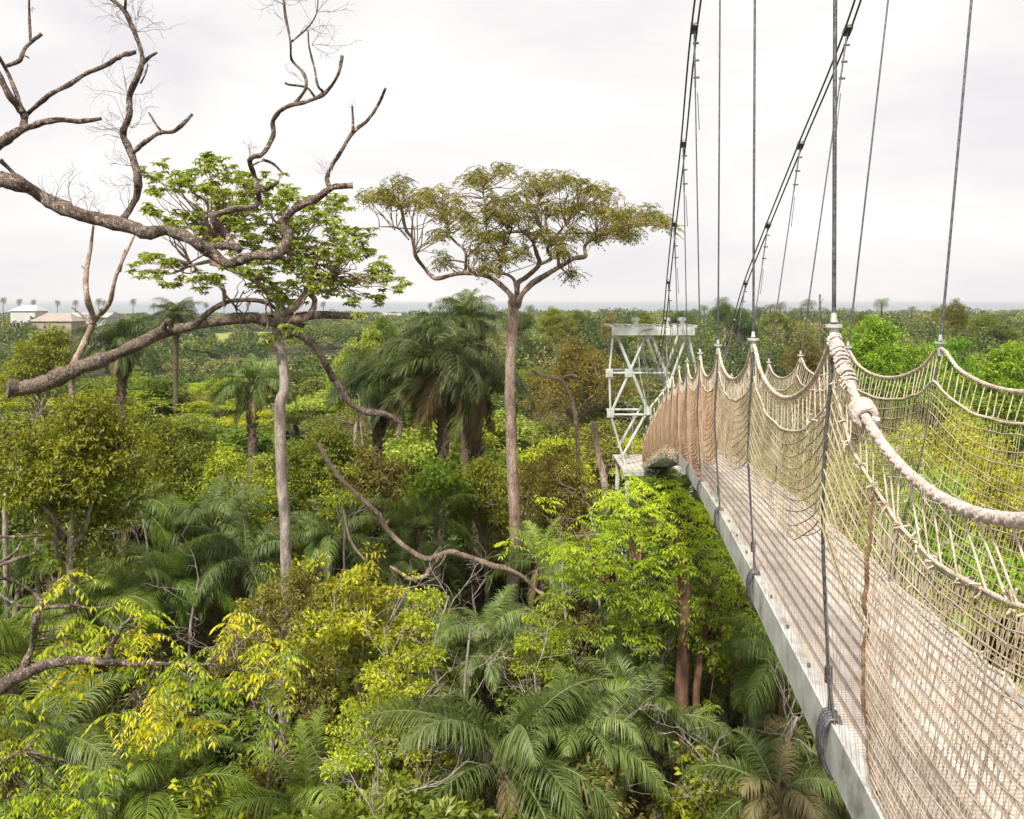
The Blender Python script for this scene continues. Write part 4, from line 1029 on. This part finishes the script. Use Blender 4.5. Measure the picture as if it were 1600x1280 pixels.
# --- fallen bent branch in the thicket
D = 24.0
fb = empty('fallen_branch', P(640, 900, D)); tag(fb, 'long bare bent branch lying across the thicket left of the tall bare trunk', 'branch')
pp = root_part(fb, np.array(fb.location)); mb = MB()
traced(mb, [(497, 692), (512, 720), (530, 745), (560, 775), (590, 803), (605, 828), (630, 852), (665, 873), (700, 863), (720, 867), (745, 875), (770, 884), (790, 888)], D, ph, px2r(7, D), px2r(9, D), .1)
traced(mb, [(688, 868), (672, 888), (665, 900), (640, 904), (622, 893), (610, 885)], D, ph, px2r(9, D), px2r(5, D), .1); traced(mb, [(535, 790), (548, 845), (570, 875)], D, ph, px2r(4, D), px2r(4, D), .1)
traced(mb, [(790, 888), (815, 900), (835, 920), (850, 930)], D, ph, px2r(8, D), px2r(5, D), .1)
pp(mb, 'limb', M['bark_pale'])

# --- snag right of the tall trunk
D = 32.0
s2 = empty('dead_sapling', P(905, 800, D) * [1, 1, 0]); tag(s2, 'pale crooked dead stem between the tall bare trunk and the steel tower', 'tree')
pp = root_part(s2, np.array(s2.location)); mb = MB()
traced(mb, [(910, 900), (905, 800), (903, 700), (900, 660), (893, 625), (878, 595), (858, 590), (830, 578)], D, ph, px2r(9, D), px2r(4, D), .1); traced(mb, [(875, 592), (890, 586), (905, 590)], D, ph, px2r(4, D), px2r(3, D), .1)
traced(mb, [(948, 850), (945, 760), (935, 710), (928, 660)], D, ph, px2r(10, D), px2r(12, D), .1)
pp(mb, 'trunk', M['bark_pale'])

# --- yellow-leaved tree reaching in from the lower left
D = 9.5
yt = empty('yellow_leaved_tree', P(-190, 1300, D) * [1, 1, 0]); YT0 = np.array(yt.location)
tag(yt, 'nearest tree with drooping golden and lime leaves on bare forked branches', 'tree')
yp = root_part(yt, YT0)
mb = MB(); b = P(-190, 1300, D); b[2] = -.3
tube(mb, catmull([b, P(-185, 1700, D), P(-150, 1250, D), P(-70, 1140, D), P(0, 1078, D)], 6), [.24, .2, .15, px2r(22, D)], 10, .5, .05)
yp(mb, 'trunk', M['bark_dead'])
mb = MB(); c4 = lambda x, y: (x / 2.666, 800 + y / 2.666)
yl = [([(-10, 745), (60, 690), (110, 672), (180, 640), (260, 622), (350, 615), (440, 625), (540, 632), (650, 630), (760, 640), (880, 632)], 20, 5),
      ([(85, 680), (110, 620), (140, 540), (150, 450), (175, 375)], 13, 9), ([(175, 400), (240, 395), (310, 385), (330, 350)], 9, 4), ([(175, 375), (130, 330), (60, 290), (-20, 270)], 6, 4), ([(445, 622), (465, 560), (500, 490), (555, 432)], 9, 6),
      ([(700, 632), (800, 690), (850, 640), (920, 590), (985, 560)], 4, 3), ([(800, 690), (790, 760), (765, 830)], 4, 2), ([(-40, 240), (60, 200), (150, 170)], 7, 3), ([(-40, 105), (80, 102), (190, 98)], 6, 3), ([(0, 210), (60, 170), (100, 110)], 5, 3),
      ([(310, 385), (370, 400), (440, 395)], 4, 2), ([(-30, 330), (80, 390), (150, 395)], 4, 3), ([(985, 560), (1040, 520), (1090, 540)], 3, 2), ([(-20, 1060), (60, 1010), (110, 990)], 6, 3), ([(560, 640), (570, 740), (600, 800)], 3, 2), ([(980, 640), (1040, 760), (1070, 840)], 3, 1.5), ([(880, 632), (980, 660), (1060, 650), (1140, 600)], 4, 2)]
ends = []
for pts, a, b2 in yl:
    q = traced(mb, pts, D, c4, px2r(a, D), px2r(b2, D), .15); ends.append(q)
lf = MB(); st = MB()
ycl = [(300,290,60,.8),(330,500,90,.45),(420,480,80,.5),(250,540,70,.4),(520,380,60,.5),(600,430,60,.45),(570,500,50,.9),(640,520,40,.9),(560,620,60,.4),(700,600,70,.5),(720,690,60,.6),(650,760,80,.8),(700,820,70,.85),(570,860,60,.8),(500,840,60,.5),(830,860,50,.75),(620,920,50,.8),(800,580,60,.4),(930,440,60,.8),(1050,480,60,.8),(1100,560,80,.6),(1180,570,70,.4),(1100,660,60,.7),(1160,720,60,.4),(1050,720,50,.4),(920,700,70,.35),(880,680,40,.4),(1060,850,50,.35),(1120,880,50,.35),(330,650,50,.8),(270,740,60,.6),(200,730,50,.6),(150,900,50,.6),(30,880,40,.7),(100,1000,60,.4),(180,1030,60,.4),(300,1080,60,.4),(400,1070,50,.35),(120,1150,60,.6),(260,1170,70,.5),(330,1200,50,.5),(30,1200,60,.4),(60,780,40,.4),(470,540,40,.5),(640,690,30,1.),(1040,610,40,.9),(-20,960,60,.5),(10,720,0,.5)]
for (x, y, rr, t0) in ycl:
    for k in range(int(rr / 16)):
        q = P(*c4(x + rng.normal(0, rr * .5), y + rng.normal(0, rr * .38)), D + .35 + rng.normal(0, .3)); m = 3
        a = rng.random(m) * 6.28; dv = np.stack([np.cos(a), np.sin(a), rng.uniform(-.1, .4, m)], 1)
        compound(lf, np.tile(q, (m, 1)), dv, rng.uniform(.18, .36, m), 6, .098, np.clip(t0 * 1.02 + rng.normal(0, .1), 0, 1), .13, .75, st)
        A = np.concatenate(ends); j = np.argmin(np.linalg.norm(A - q, axis=1)); limb(mb, A[j], q, .010, .004, .15, 4, 4)
yp(mb, 'branches', M['bark_dead']); yp(lf, 'crown', M['gold'], False); yp(st, 'leaf_stalks', M['rachis'])

# ------------------------------------------------------------------ lime layered tree beside the walkway
D = 19.0
lm = empty('lime_tree', P(1062, 1150, D) * [1, 1, 0]); LM0 = np.array(lm.location)
tag(lm, 'lime green tree with tiered feathery foliage and reddish trunk beside the walkway edge', 'tree')
lp = root_part(lm, LM0); mb = MB()
b = P(1062, 1180, D); b[2] = -.3
traced(mb, [(1060, 1290), (1062, 1180), (1066, 1060), (1070, 980), (1068, 900), (1050, 850)], D, ph, px2r(26, D), px2r(12, D), .1, .05, 10)
q = P(1060, 1290, D); tube(mb, [[q[0], q[1], -.3], q], [.3, px2r(26, D)], 10)
traced(mb, [(1085, 1150), (1090, 1060), (1100, 990), (1120, 920)], D + .6, ph, px2r(16, D), px2r(7, D), .1)
lp(mb, 'trunk', M['bark_red'])
lf, br = MB(), MB()
tiers = [(950, 780, 70), (1020, 770, 60), (1090, 780, 60), (900, 845, 70), (960, 830, 60), (1040, 845, 60), (1120, 850, 60), (870, 860, 40), (930, 890, 60), (1000, 880, 70), (1080, 870, 60), (1140, 880, 40), (900, 910, 50), (960, 930, 60), (1040, 945, 50), (1110, 950, 60), (1150, 965, 40), (870, 935, 40), (910, 975, 60), (980, 985, 60), (1060, 985, 40), (1000, 810, 60), (1070, 815, 60), (1130, 800, 40), (880, 990, 40), (1150, 1000, 40), (1120, 1020, 40), (1010, 1050, 30), (1095, 1100, 25), (1050, 1120, 22), (1130, 920, 50), (940, 860, 60), (1060, 910, 60), (990, 950, 60)]
hubp = [P(1068, 930, D), P(1050, 860, D), P(1000, 880, D), P(960, 900, D), P(1110, 930, D)]
for (x, y, rr) in tiers:
    for k in range(int(rr / 8)):
        dd = D + rng.normal(0, 1.1); q = P(x + rng.normal(0, rr * .55), y + rng.normal(0, rr * .13) - (dd - D) * 6, dd); m = 7
        a = rng.random(m) * 6.28; dv = np.stack([np.cos(a), np.sin(a), rng.uniform(-.05, .35, m)], 1)
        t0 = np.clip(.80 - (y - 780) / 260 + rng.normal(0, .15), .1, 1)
        compound(lf, np.tile(q, (m, 1)) + rng.normal(0, .08, (m, 3)), dv, rng.uniform(.25, .42, m), 5, .145, t0, .12, .4)
        if k % 2 == 0:
            h = min(hubp, key=lambda z: np.linalg.norm(z - q)); limb(br, h, q, .02, .006, .2, 4, 4)
lp(br, 'branches', M['bark_red']); lp(lf, 'crown', M['lime'], False)
TAKEN += [(lt.location.x, lt.location.y, 1.0), (ft.location.x, ft.location.y, 1.5), (lm.location.x, lm.location.y, 2.8)]

# ------------------------------------------------------------------ palms seen as individuals
palm_at('wind', 688, 575, 33, 1.0, 'large wind swept oil palm with fronds streaming beside the tall bare trunk', 0)
palm_at('tall', 590, 600, 37, .85, 'dark oil palm with a brown skirted trunk beside the wind swept palm', 1.0)
palm_at('wind', 742, 600, 35, .95, 'oil palm drooping dark fronds right against the tall bare trunk', .6)
palm_at('tall', 728, 500, 47, .85, 'oil palm whose raised fronds stand above the others against the sea', 2.0)
palm_at('wind', 690, 520, 46, .80, 'dark round headed oil palm just behind the wind swept one', 1.3)
palm_at('tall', 188, 535, 46, .80, 'oil palm with hanging dry skirt behind the forked whitish sapling', .3)
palm_at('tall', 274, 492, 72, .75, 'small dark far palm above the middle of the broken limb', .8)
palm_at('dark', 395, 600, 44, .9, 'dark palm beside the upper slim pale trunk', 2.1)
palm_at('dark', 790, 1190, 15.5, .85, 'big arching palm with long drooping leaflets, bottom centre', .4)
palm_at('light', 205, 800, 27, .8, 'light green palm with crossing fronds left of the grey green one', .7)
palm_at('dark', 385, 880, 23, .7, 'dull palm in front of the slim pale trunk foot', 3.7)
palm_at('light', 150, 945, 20, .65, 'pale green palm above the golden leaf sprays', 5.1)
palm_at('dark', 900, 1160, 16, .6, 'dark palm between the big arching palm and the reddish trunk', 2.0)
palm_at('dark', 330, 825, 27, .80, 'grey green palm with many narrow fronds beside the slim trunk foot', 1.9)
palm_at('light', 265, 915, 22, .65, 'fresh green palm with a broad arching frond above the yellow leaves', 2.6)
palm_at('young', 75, 890, 24, .95, 'bright green young palm above the bare twigs at the picture edge', .9)
palm_at('light', 30, 1030, 18, .7, 'green palm with streaming fronds behind the forked branch', 3.9)
palm_at('light', 240, 1235, 14.5, .70, 'palm with arching olive fronds below the yellow leaves', 4.4)
palm_at('young', 480, 1265, 15, .75, 'young palm with grassy pale fronds at the bottom edge', 2.2)
palm_at('dark', 1000, 1130, 17.5, .65, 'dull palm drooping its fronds beside the reddish trunk', 5.2)
palm_at('dark', 1225, 1040, 17.5, .6, 'dark glossy palm tucked under the walkway beam', 3.3)
palm_at('dry', 1215, 1240, 14, .65, 'palm with straw coloured dry fronds under the walkway', 1.1)
palm_at('dry', 1270, 1180, 16, .7, 'withered palm with a brown hanging skirt under the walkway beam', 2.8)
palm_at('dark', 760, 1000, 20.5, .6, 'dark palm half hidden behind the big arching palm', 1.2)
palm_at('dark', 70, 1160, 14.5, .65, 'green palm with crossing fronds below the bare fork', 5.0)
palm_at('dark', 520, 840, 29, .7, 'grey palm beneath the upper part of the fallen bent branch', 4.1)
palm_at('light', 845, 880, 26, .6, 'blue green palm just beside the tall trunk foot', .1)
palm_at('dark', 1065, 770, 25, .6, 'grey green palm directly below the tower platform', 2.4)
palm_at('dark', 620, 900, 26, .7, 'drooping dull palm behind the crook of the fallen branch', 3.0)
palm_at('young', 650, 820, 28, .8, 'fresh palm in the gap beside the tall trunk', .5)

# ------------------------------------------------------------------ trees that can be told apart
special('bright', 1385, 487, 52, 150, 'vivid green dense tree directly behind the thick near rope', var=0)
special('bright', 1560, 525, 44, 190, 'vivid green spreading tree behind the right hand rope sag', var=0)
special('lime', 1470, 520, 58, 150, 'light green tree just behind the right hand rope peak', var=1)
special('olive', 1492, 464, 78, 62, 'vine clad olive green column shaped tree above the right hand rope peak', var=0)
special('rust', 1265, 510, 60, 110, 'brown vine draped tree left of the thick near rope post', var=0)
special('olive', 900, 520, 58, 180, 'reddish olive bushy tree left of the tower cap', var=0)
special('yellow', 560, 880, 21, 170, 'yellow green tiered shrub tree below the fallen branch', var=0)
special('yellow', 620, 985, 18.5, 150, 'yellow green shrub tree with small leaves at the centre of the thicket', var=1)
special('yellow', 660, 912, 22, 120, 'golden topped shrub tree left of the tall trunk foot', var=1)
special('yellow', 850, 960, 18.5, 110, 'yellowish twiggy shrub left of the lime tiered tree', var=0)
special('yellow', 420, 905, 22, 130, 'pale olive shrub tree below the slim pale trunk', var=1)
special('yellow', 560, 1120, 15, 140, 'low yellow shrub near the bottom centre', var=0)
special('olive', 470, 1010, 18, 130, 'muted olive shrub between the gold leaves and the yellow shrubs', var=0)
special('mid', 110, 630, 29, 260, 'leafy mid green tree below the broken limb end', var=0)
special('mid', 240, 640, 31, 230, 'leafy green tree under the middle of the broken limb', var=1)
special('dark', 30, 690, 26, 190, 'deep green tree at the left edge of the thicket', var=0)
special('gloss', 560, 510, 50, 120, 'fresh green tree right of the hanging bent branch', var=0)
special('yellow', 360, 690, 31, 210, 'yellow green tree left of the slim trunk mid height', var=1)
special('mid', 500, 650, 33, 160, 'green tree between the slim trunk and the skirted palm', var=0)
special('olive', 880, 680, 32, 200, 'olive leafy tree right of the tall trunk mid height', var=1)
special('mid', 760, 700, 31, 150, 'creeper covered green tree around the tall trunk', var=1)
special('yellow', 1500, 640, 20, 260, 'yellow green leafy tree seen through the right hand netting', var=0)
special('yellow', 1390, 660, 19, 240, 'olive yellow tree seen through the netting behind the thick rope', var=1)
special('lime', 1450, 770, 15, 260, 'leafy tree under the right side of the walkway', var=1)
special('olive', 440, 885, 17.5, 130, 'olive bush in front of the slim pale trunk foot', var=1)
special('olive', 600, 700, 32, 130, 'olive tree hiding the trunk of the brown skirted palm')
special('mid', 682, 712, 29, 120, 'mid green tree in front of the wind swept palm trunk')
special('yellow', 540, 735, 30, 120, 'yellowish tree around the top of the fallen bent branch')
special('mid', 118, 592, 20, 250, 'tall leafy green tree covering the lower stem of the whitish sapling')
special('dark', 1035, 758, 25, 230, 'dark green tree hiding the lower legs of the steel tower')
special('mid', 105, 690, 20.5, 200, 'green tree hiding the foot of the whitish sapling', var=0)
special('yellow', 500, 900, 20, 190, 'pale yellow green tiered shrub tree left of the fallen branch crook', var=0)
special('yellow', 600, 1060, 16.5, 150, 'yellowish tiered shrub between the bottom palms', var=0)
special('olive', 380, 950, 19.5, 130, 'olive shrub just right of the broad arching frond', var=0)
special('dark', 1170, 900, 22, 160, 'dark tree behind the lime tree under the walkway', var=1)
special('mid', 60, 500, 62, 150, 'dense green tree below the white house', var=0)

for px, py, d, wpx, kd, lab in ((868, 476, 150, 62, 'mid', 'rounded tree on the skyline just beside the tall trunk fork'), (900, 480, 165, 50, 'dark', 'lower dark tree on the skyline beside the rounded one'),
        (700, 488, 150, 46, 'mid', 'small skyline tree behind the raised palm fronds'), (1012, 484, 175, 64, 'mid', 'broad skyline tree behind the tower cap'), (1062, 482, 180, 52, 'dark', 'skyline tree behind the tower cap where the cables come down'),
        (1132, 470, 165, 40, 'dark', 'tall dark skyline tree left of the second hanging cable'), (1160, 478, 150, 60, 'dark', 'dark skyline tree between the hanging cables'), (1215, 484, 190, 60, 'mid', 'low skyline tree left of the thick rope post'),
        (1550, 486, 150, 90, 'dark', 'broad dark skyline tree at the right edge'), (1345, 486, 160, 50, 'olive', 'olive skyline tree between the right hand hangers'), (600, 490, 120, 55, 'mid', 'skyline tree right of the leafy tree'), (815, 484, 140, 44, 'dark', 'dark skyline tree touching the tall bare trunk'),
        (955, 486, 160, 50, 'olive', 'olive skyline tree left of the tower cap')):
    special(kd, px, py, d, wpx, lab)
# ------------------------------------------------------------------ buildings on the far left
def house(px, py, d, w, dep, h, wallm, roofm, label, hip=False, rh=1.6):
    q = P(px, py, d); base = 0.0
    e = empty('house', (q[0], q[1], base)); tag(e, label, 'building')
    mb = MB(); box(mb, (0, 0, h / 2), (w, dep, h)); mb.build('wall', wallm, e)
    mb = MB(); o_ = .5
    rx = w / 2 + o_; ry = dep / 2 + o_; k = .55 if hip else 1.0
    V = [(-rx, -ry, h), (rx, -ry, h), (rx, ry, h), (-rx, ry, h), (-rx * k, 0, h + rh), (rx * k, 0, h + rh)]
    mb.add(V, [[0, 1, 5, 4], [2, 3, 4, 5]]); mb.add(V, [[1, 2, 5], [3, 0, 4]]); mb.build('roof', roofm, e)
    for fl_ in range(max(1, int(h / 3.2))):
        for i in range(int(w / 3)):
            mb = MB(); box(mb, (-w / 2 + 1.5 + i * 3, -dep / 2 - .01, fl_ * 3.2 + 1.8), (.8, .06, .9)); mb.build('window', M['glass'], e)
    return e
house(46, 478, 330, 10, 9, 12.6, M['white'], M['white'], 'white two storey house far off at the left edge', True, 2.4)
house(92, 490, 262, 13, 9, 10.0, M['roof'], M['roof'], 'low tan roofed building right of the white house', True, 2.6)
house(145, 489, 285, 14, 9, 10.8, M['roofpale'], M['roofpale'], 'pale roofed long building behind the whitish sapling', False, 1.6)
house(612, 490, 700, 16, 10, 5, M['white'], M['roofpale'], 'tiny white house near the shore behind the leafy tree', False, 1.6)

# ------------------------------------------------------------------ the thicket: individual trees
def top_profile(d): return np.interp(d, [14, 20, 30, 45, 70, 110, 170], [5.3, 6.2, 7.5, 8.1, 8.3, 8.3, 8.3])
zone_names = lambda x: ('left of the slim trunk' if x < 430 else 'between the two trunks' if x < 790 else 'left of the steel tower' if x < 1080 else 'behind the rope netting')
kind_words = {'mid': 'mid green bushy', 'olive': 'olive green fine leaved', 'dark': 'dark green dense', 'lime': 'light green feathery', 'yellow': 'yellowish green twiggy', 'bright': 'vivid green', 'rust': 'brownish olive', 'gloss': 'fresh green large leaved'}
def dist_word(d): return 'nearest' if d < 26 else 'mid distance' if d < 50 else 'farther'
placed = []
cand = 0
r2 = np.random.default_rng(21)
while len(placed) < 250 and cand < 9000:
    cand += 1
    d = 14.5 + (96 - 14.5) * r2.random() ** .75
    px = r2.uniform(-260, 1860); x = (px - 800) / F * d
    # keep the bridge line itself clear
    if d < 31 and abs(x - (.62 + .15 * d + .4)) < (1.0 if d > 18 else .0): continue
    sp_ = 2.05 + d * .026
    if any((x - a) ** 2 + (d - b) ** 2 < (sp_ * .9 + c * .5) ** 2 for a, b, c in placed): continue
    if any((x - a) ** 2 + (d - b) ** 2 < (c + .6) ** 2 for a, b, c in TAKEN): continue
    placed.append((x, d, sp_))
kinds = ['mid', 'olive', 'dark', 'lime', 'yellow', 'bright', 'rust', 'gloss']
for (x, d, sp_) in placed:
    px = 800 + x / d * F
    nzv = math.sin(x * .13 + 1) + math.cos(d * .11 + x * .05)
    pr = np.array([.26, .19, .20, .07, .11, .03, .06, .08]) if d < 55 else np.array([.28, .22, .24, .06, .06, .03, .09, .02])
    if nzv > .8: pr = pr * [1, .5, .5, 2, 2, 2, .4, 1]
    if nzv < -.8: pr = pr * [1, 1.5, 1.6, .4, .5, .3, 1.6, .6]
    kd = kinds[r2.choice(8, p=pr / pr.sum())]
    h = top_profile(d) * r2.uniform(.80, 1.06); s = (sp_ / 2.35) * r2.uniform(.95, 1.2)
    if r2.random() < .14:
        pk = ['tall', 'dark', 'light', 'wind', 'dark'][r2.integers(5)]
        s_ = r2.uniform(.7, .9) * (1 + max(0, d - 40) * .004); z0 = h * r2.uniform(.86, 1.02) - PH[pk] * s_ - .7
        lab = '%s palm among the %s trees %s' % ({'tall': 'tall dark', 'dark': 'grey green', 'light': 'light green', 'wind': 'wind bent'}[pk], dist_word(d), zone_names(px))
        rt = put_palm(pk, (x, d, min(z0, .0) if z0 < 0 else 0), r2.random() * 6.28, s_, lab, 'palms: ' + lab)
    else:
        lab = '%s tree among the %s trees %s' % (kind_words[kd], dist_word(d), zone_names(px))
        v = int(r2.integers(len(PR[kd])))
        put_tree(kd, v, (x, d, 0), r2.random() * 6.28, (s, s, h / H0[kd]), 'broadleaf_tree', lab, 'tree', 'trees: ' + lab)

sh = 0
for t_ in range(3000):
    if sh >= 62: break
    d = r2.uniform(12.5, 31); px = r2.uniform(-60, 1330); x = (px - 800) / F * d
    if abs(x - (.62 + .15 * d + .4)) < (1.0 if d > 18 else .0): continue
    py = np.interp(d, [12.5, 16, 20, 25, 31], [1300, 1160, 1010, 900, 830]) + r2.uniform(-20, 110)
    if any((x - a) ** 2 + (d - b) ** 2 < (1.25) ** 2 for a, b, c in placed[250:]): continue
    if (px - 640) ** 2 / 170 ** 2 + (py - 870) ** 2 / 60 ** 2 < 1 or (px > 930 and px < 1180 and py < 1120): continue
    placed.append((x, d, 1.0)); q = P(px, py, d)
    kd = ['yellow', 'olive', 'mid', 'dark', 'gloss', 'rust', 'lime'][r2.choice(7, p=[.27, .20, .16, .16, .06, .09, .06])]
    lab = '%s shrub among the low growth %s' % (kind_words[kd], 'under the walkway' if px > 1080 else 'near the yellow leaves' if px < 430 else 'between the two trunks' if px < 790 else 'near the lime tiered tree')
    grown('small ' + kd, int(r2.integers(2)), q, r2.uniform(.75, 1.15), q[2], 3.6, 'shrub', lab, 'shrub', 'shrubs: ' + lab); sh += 1

# ------------------------------------------------------------------ undergrowth (uncountable), far forest (one mass), far palms
mb = MB(); n = 2600
d = 11 + 60 * rng.random(n) ** .8; px = rng.uniform(-200, 1800, n); X = (px - 800) / F * d
for i in range(n):
    hh = rng.uniform(.6, 3.4)
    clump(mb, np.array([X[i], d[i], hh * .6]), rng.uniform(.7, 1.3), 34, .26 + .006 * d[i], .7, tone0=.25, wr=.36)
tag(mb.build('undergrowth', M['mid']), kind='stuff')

M['far'] = leafmat('far_foliage', [(.04, .065, .018), (.075, .11, .022), (.12, .16, .03), (.20, .235, .045), (.22, .19, .07)], trans=.25, hue=0)
mb = MB()
for (d0, d1, num, lf_n, sz, hgt, R0) in ((88, 180, 520, 620, .42, 7.6, 3.3), (180, 300, 620, 330, .70, 7.6, 4.3), (300, 520, 800, 170, 1.15, 7.6, 6.0), (520, 905, 900, 90, 1.9, 6.4, 8.5)):
    dd = d0 + (d1 - d0) * rng.random(num) ** .8; pxs = rng.uniform(-120, 1720, num)
    for i in range(num):
        dy = dd[i]; x = (pxs[i] - 800) / F * dy
        if (x + 44) ** 2 / 20 ** 2 + (dy - 190) ** 2 / 45 ** 2 < 1: continue
        if (x + 105) ** 2 / 45 ** 2 + (dy - 360) ** 2 / 60 ** 2 < 1: continue
        hs_ = pxs[i] < 200 and 225 < dy < 345
        if hs_ and min(abs(dy - 262), abs(dy - 285), abs(dy - 330)) < 9: continue
        hgt_ = hgt * rng.uniform(.55, 1.05)
        if pxs[i] < 420: hgt_ *= .75
        elif pxs[i] > 780: hgt_ *= 1.28
        if rng.random() < .12: hgt_ *= 1.35
        if hs_: hgt_ = rng.uniform(8.0, 10.8)
        Rr = R0 * rng.uniform(.6, 1.15); m = int(lf_n * rng.uniform(.8, 1.2)); th = rng.normal(0, .5)
        hue = rng.random() ** 1.3
        nl = 6; a_ = rng.random(nl) * 6.28; lc = np.stack([np.cos(a_) * Rr * .55, np.sin(a_) * Rr * .55, hgt_ * rng.uniform(.45, .78, nl)], 1); lc[0] = [0, 0, hgt_ * .78]
        w_ = rng.integers(0, nl, m); u = unit(m); u[:, 2] = np.abs(u[:, 2]) * 1.2 - .35
        p = lc[w_] + u * (rng.random(m) ** .3)[:, None] * np.array([Rr * .52, Rr * .52, hgt_ * .24]) + np.array([x, dy, 0])
        tt = np.clip(hue + rng.normal(0, .10, m), 0, 1)
        leaves(mb, p, u + rng.normal(0, .4, (m, 3)), np.array([[0, 0, .8]]) + u * .8 + rng.normal(0, .3, (m, 3)), sz * rng.uniform(.6, 1.2, m), sz * .8, tt)
tag(mb.build('far_forest', M['far']), kind='stuff')

# far palms whose heads stand on the skyline
lf, dr, st, tr = palm_meshes(nf=26, fl=2.3, leaflets=16, ll=1.3, trunk_h=9, dead=3, trunk_r=.07, up=.8)
fpm = (lf.mesh('fronds', M['palm']), tr.mesh('trunk', M['palmtrunk'], True))
sky_palms = [(1128, 466, 230), (1100, 478, 300), (1203, 477, 260), (1219, 474, 240), (1250, 482, 320), (1262, 470, 230), (1377, 468, 230), (672, 474, 420), (1160, 482, 300), (1186, 480, 300), (5, 466, 420), (30, 468, 450), (52, 469, 440),
             (154, 467, 400), (162, 470, 430), (208, 468, 400), (285, 472, 420), (300, 474, 450), (322, 474, 430), (505, 472, 420), (828, 478, 300), (1425, 480, 330), (118, 470, 430), (240, 474, 450), (350, 473, 430), (1330, 482, 340), (90, 470, 440), (1085, 484, 300), (1240, 486, 260), (388, 472, 430)]
PR0 = None
for (px, py, d) in sky_palms:
    q = P(px, py, d); s = q[2] / 9.6; sw = s * (.55 if d > 350 else .8)
    lab = 'tiny palm silhouette on the skyline %s' % ('over the far left shore' if px < 420 else 'over the sea between the two trees' if px < 900 else 'behind the hanging cables')
    if PR0 is None:
        PR0 = empty('coconut_palm', (q[0], q[1], 0)); PR0.scale = (sw, sw, s); child(PR0, 'fronds', fpm[0]); child(PR0, 'trunk', fpm[1]); r_ = PR0
    else:
        r_ = copy_tree(PR0, (q[0], q[1], 0), rng.random() * 6, (sw, sw, s)); r_.name = 'coconut_palm'
    tag(r_, lab, 'palm', 'skyline palms: ' + lab)
# bare pole on the skyline
q = P(1281, 460, 120); e = empty('dead_sapling', (q[0], q[1], 0)); mb = MB(); tube(mb, [(0, 0, 0), (0, 0, q[2])], [.22, .14], 7, .5, .1); tube(mb, [(0, 0, q[2] - 1.6), (.5, 0, q[2] - .7)], [.08, .04], 5)
mb.build('trunk', M['bark'], e); tag(e, 'bare broken stem on the skyline left of the thick rope post', 'tree')

# leafless twiggy saplings scattered through the thicket
for i, (px, py, d) in enumerate(((540, 780, 26), (600, 940, 19), (700, 900, 21), (735, 940, 19), (880, 820, 24), (920, 760, 27), (140, 800, 23), (220, 760, 26), (380, 740, 29), (640, 1090, 15.5), (420, 1040, 16), (590, 1180, 13.5), (930, 1090, 16), (310, 870, 21), (835, 1010, 17.5), (1120, 1130, 15.5), (560, 560, 42), (990, 620, 45))):
    q = P(px, py, d); e = empty('bare_sapling', (q[0], q[1], 0)); mb = MB(); o_ = np.array([q[0], q[1], 0.])
    tube(mb, catmull([(0, 0, -.2), (rng.normal(0, .3), rng.normal(0, .2), q[2] * .4), (rng.normal(0, .3), 0, q[2] * .75), (0, 0, q[2] - .6)], 6), [.07, .025], 6, .5, .08)
    for k in range(6): twigs(mb, (0, 0, q[2] - .6 - k * .35), 1, 1.3, (rng.normal() * .7, rng.normal() * .4, .9), .016, 2)
    mb.build('trunk', M['bark_grey'], e, True)
    zn = 'near the fallen branch' if 500 < px < 760 and 700 < py < 960 else 'under the walkway' if px > 1080 else 'right of the tall bare trunk' if px > 810 else 'near the yellow leaves' if px < 480 and py > 860 else 'left of the slim trunk' if px < 430 else 'near the bottom centre' if py > 960 else 'far off behind the palms'
    tag(e, 'small leafless twiggy sapling in the thicket ' + zn, 'tree', 'leafless saplings ' + zn)
# bare saplings in the left thicket
for (pts, d, lab) in (([(58, 830), (56, 740), (54, 665)], 24, 'slim bare grey stem standing in the left thicket'), ([(8, 830), (14, 770), (18, 700)], 23, 'pale bare stem at the far left edge of the thicket'),
                      ([(60, 820), (100, 770), (135, 735)], 24.5, 'bare stem leaning right beside the slim grey stem'), ([(1230, 1240), (1228, 1170), (1245, 1120)], 15.5, 'crooked pale stem below the walkway beam')):
    q0 = P(*pts[0], d); e = empty('bare_sapling', (q0[0], q0[1], 0)); tag(e, lab, 'tree'); mb = MB()
    q = np.array([P(a, b, d) for a, b in pts]); base = q[0].copy(); base[2] = -.2; base[0] += .2
    tube(mb, catmull(np.vstack([base, q]), 5) - np.array(e.location), [.09, .075, .06, .035], 7, .5, .08)
    for k in range(7):
        a = q[-1] * (1 - k * .12) + q[1] * (k * .12); twigs(mb, a - np.array(e.location), 1, 1.2, (rng.normal() * .8, 0, .8), .016, 1)
    mb.build('trunk', M['bark_grey'], e, True)

# ------------------------------------------------------------------ the air: pale sea haze
HAZE = True
if HAZE:
    hm, hn, ho = newmat('haze'); pv = hn.nodes.new("ShaderNodeVolumePrincipled"); pv.inputs['Density'].default_value = .00017
    pv.inputs['Color'].default_value = (.93, .95, .98, 1); pv.inputs['Anisotropy'].default_value = .2
    hn.links.new(pv.outputs[0], ho.inputs['Volume'])
    mb = MB(); box(mb, (0, 7900, 9.0), (34000, 16400, 24.0)); hz = mb.build('haze', hm); tag(hz, kind='stuff')
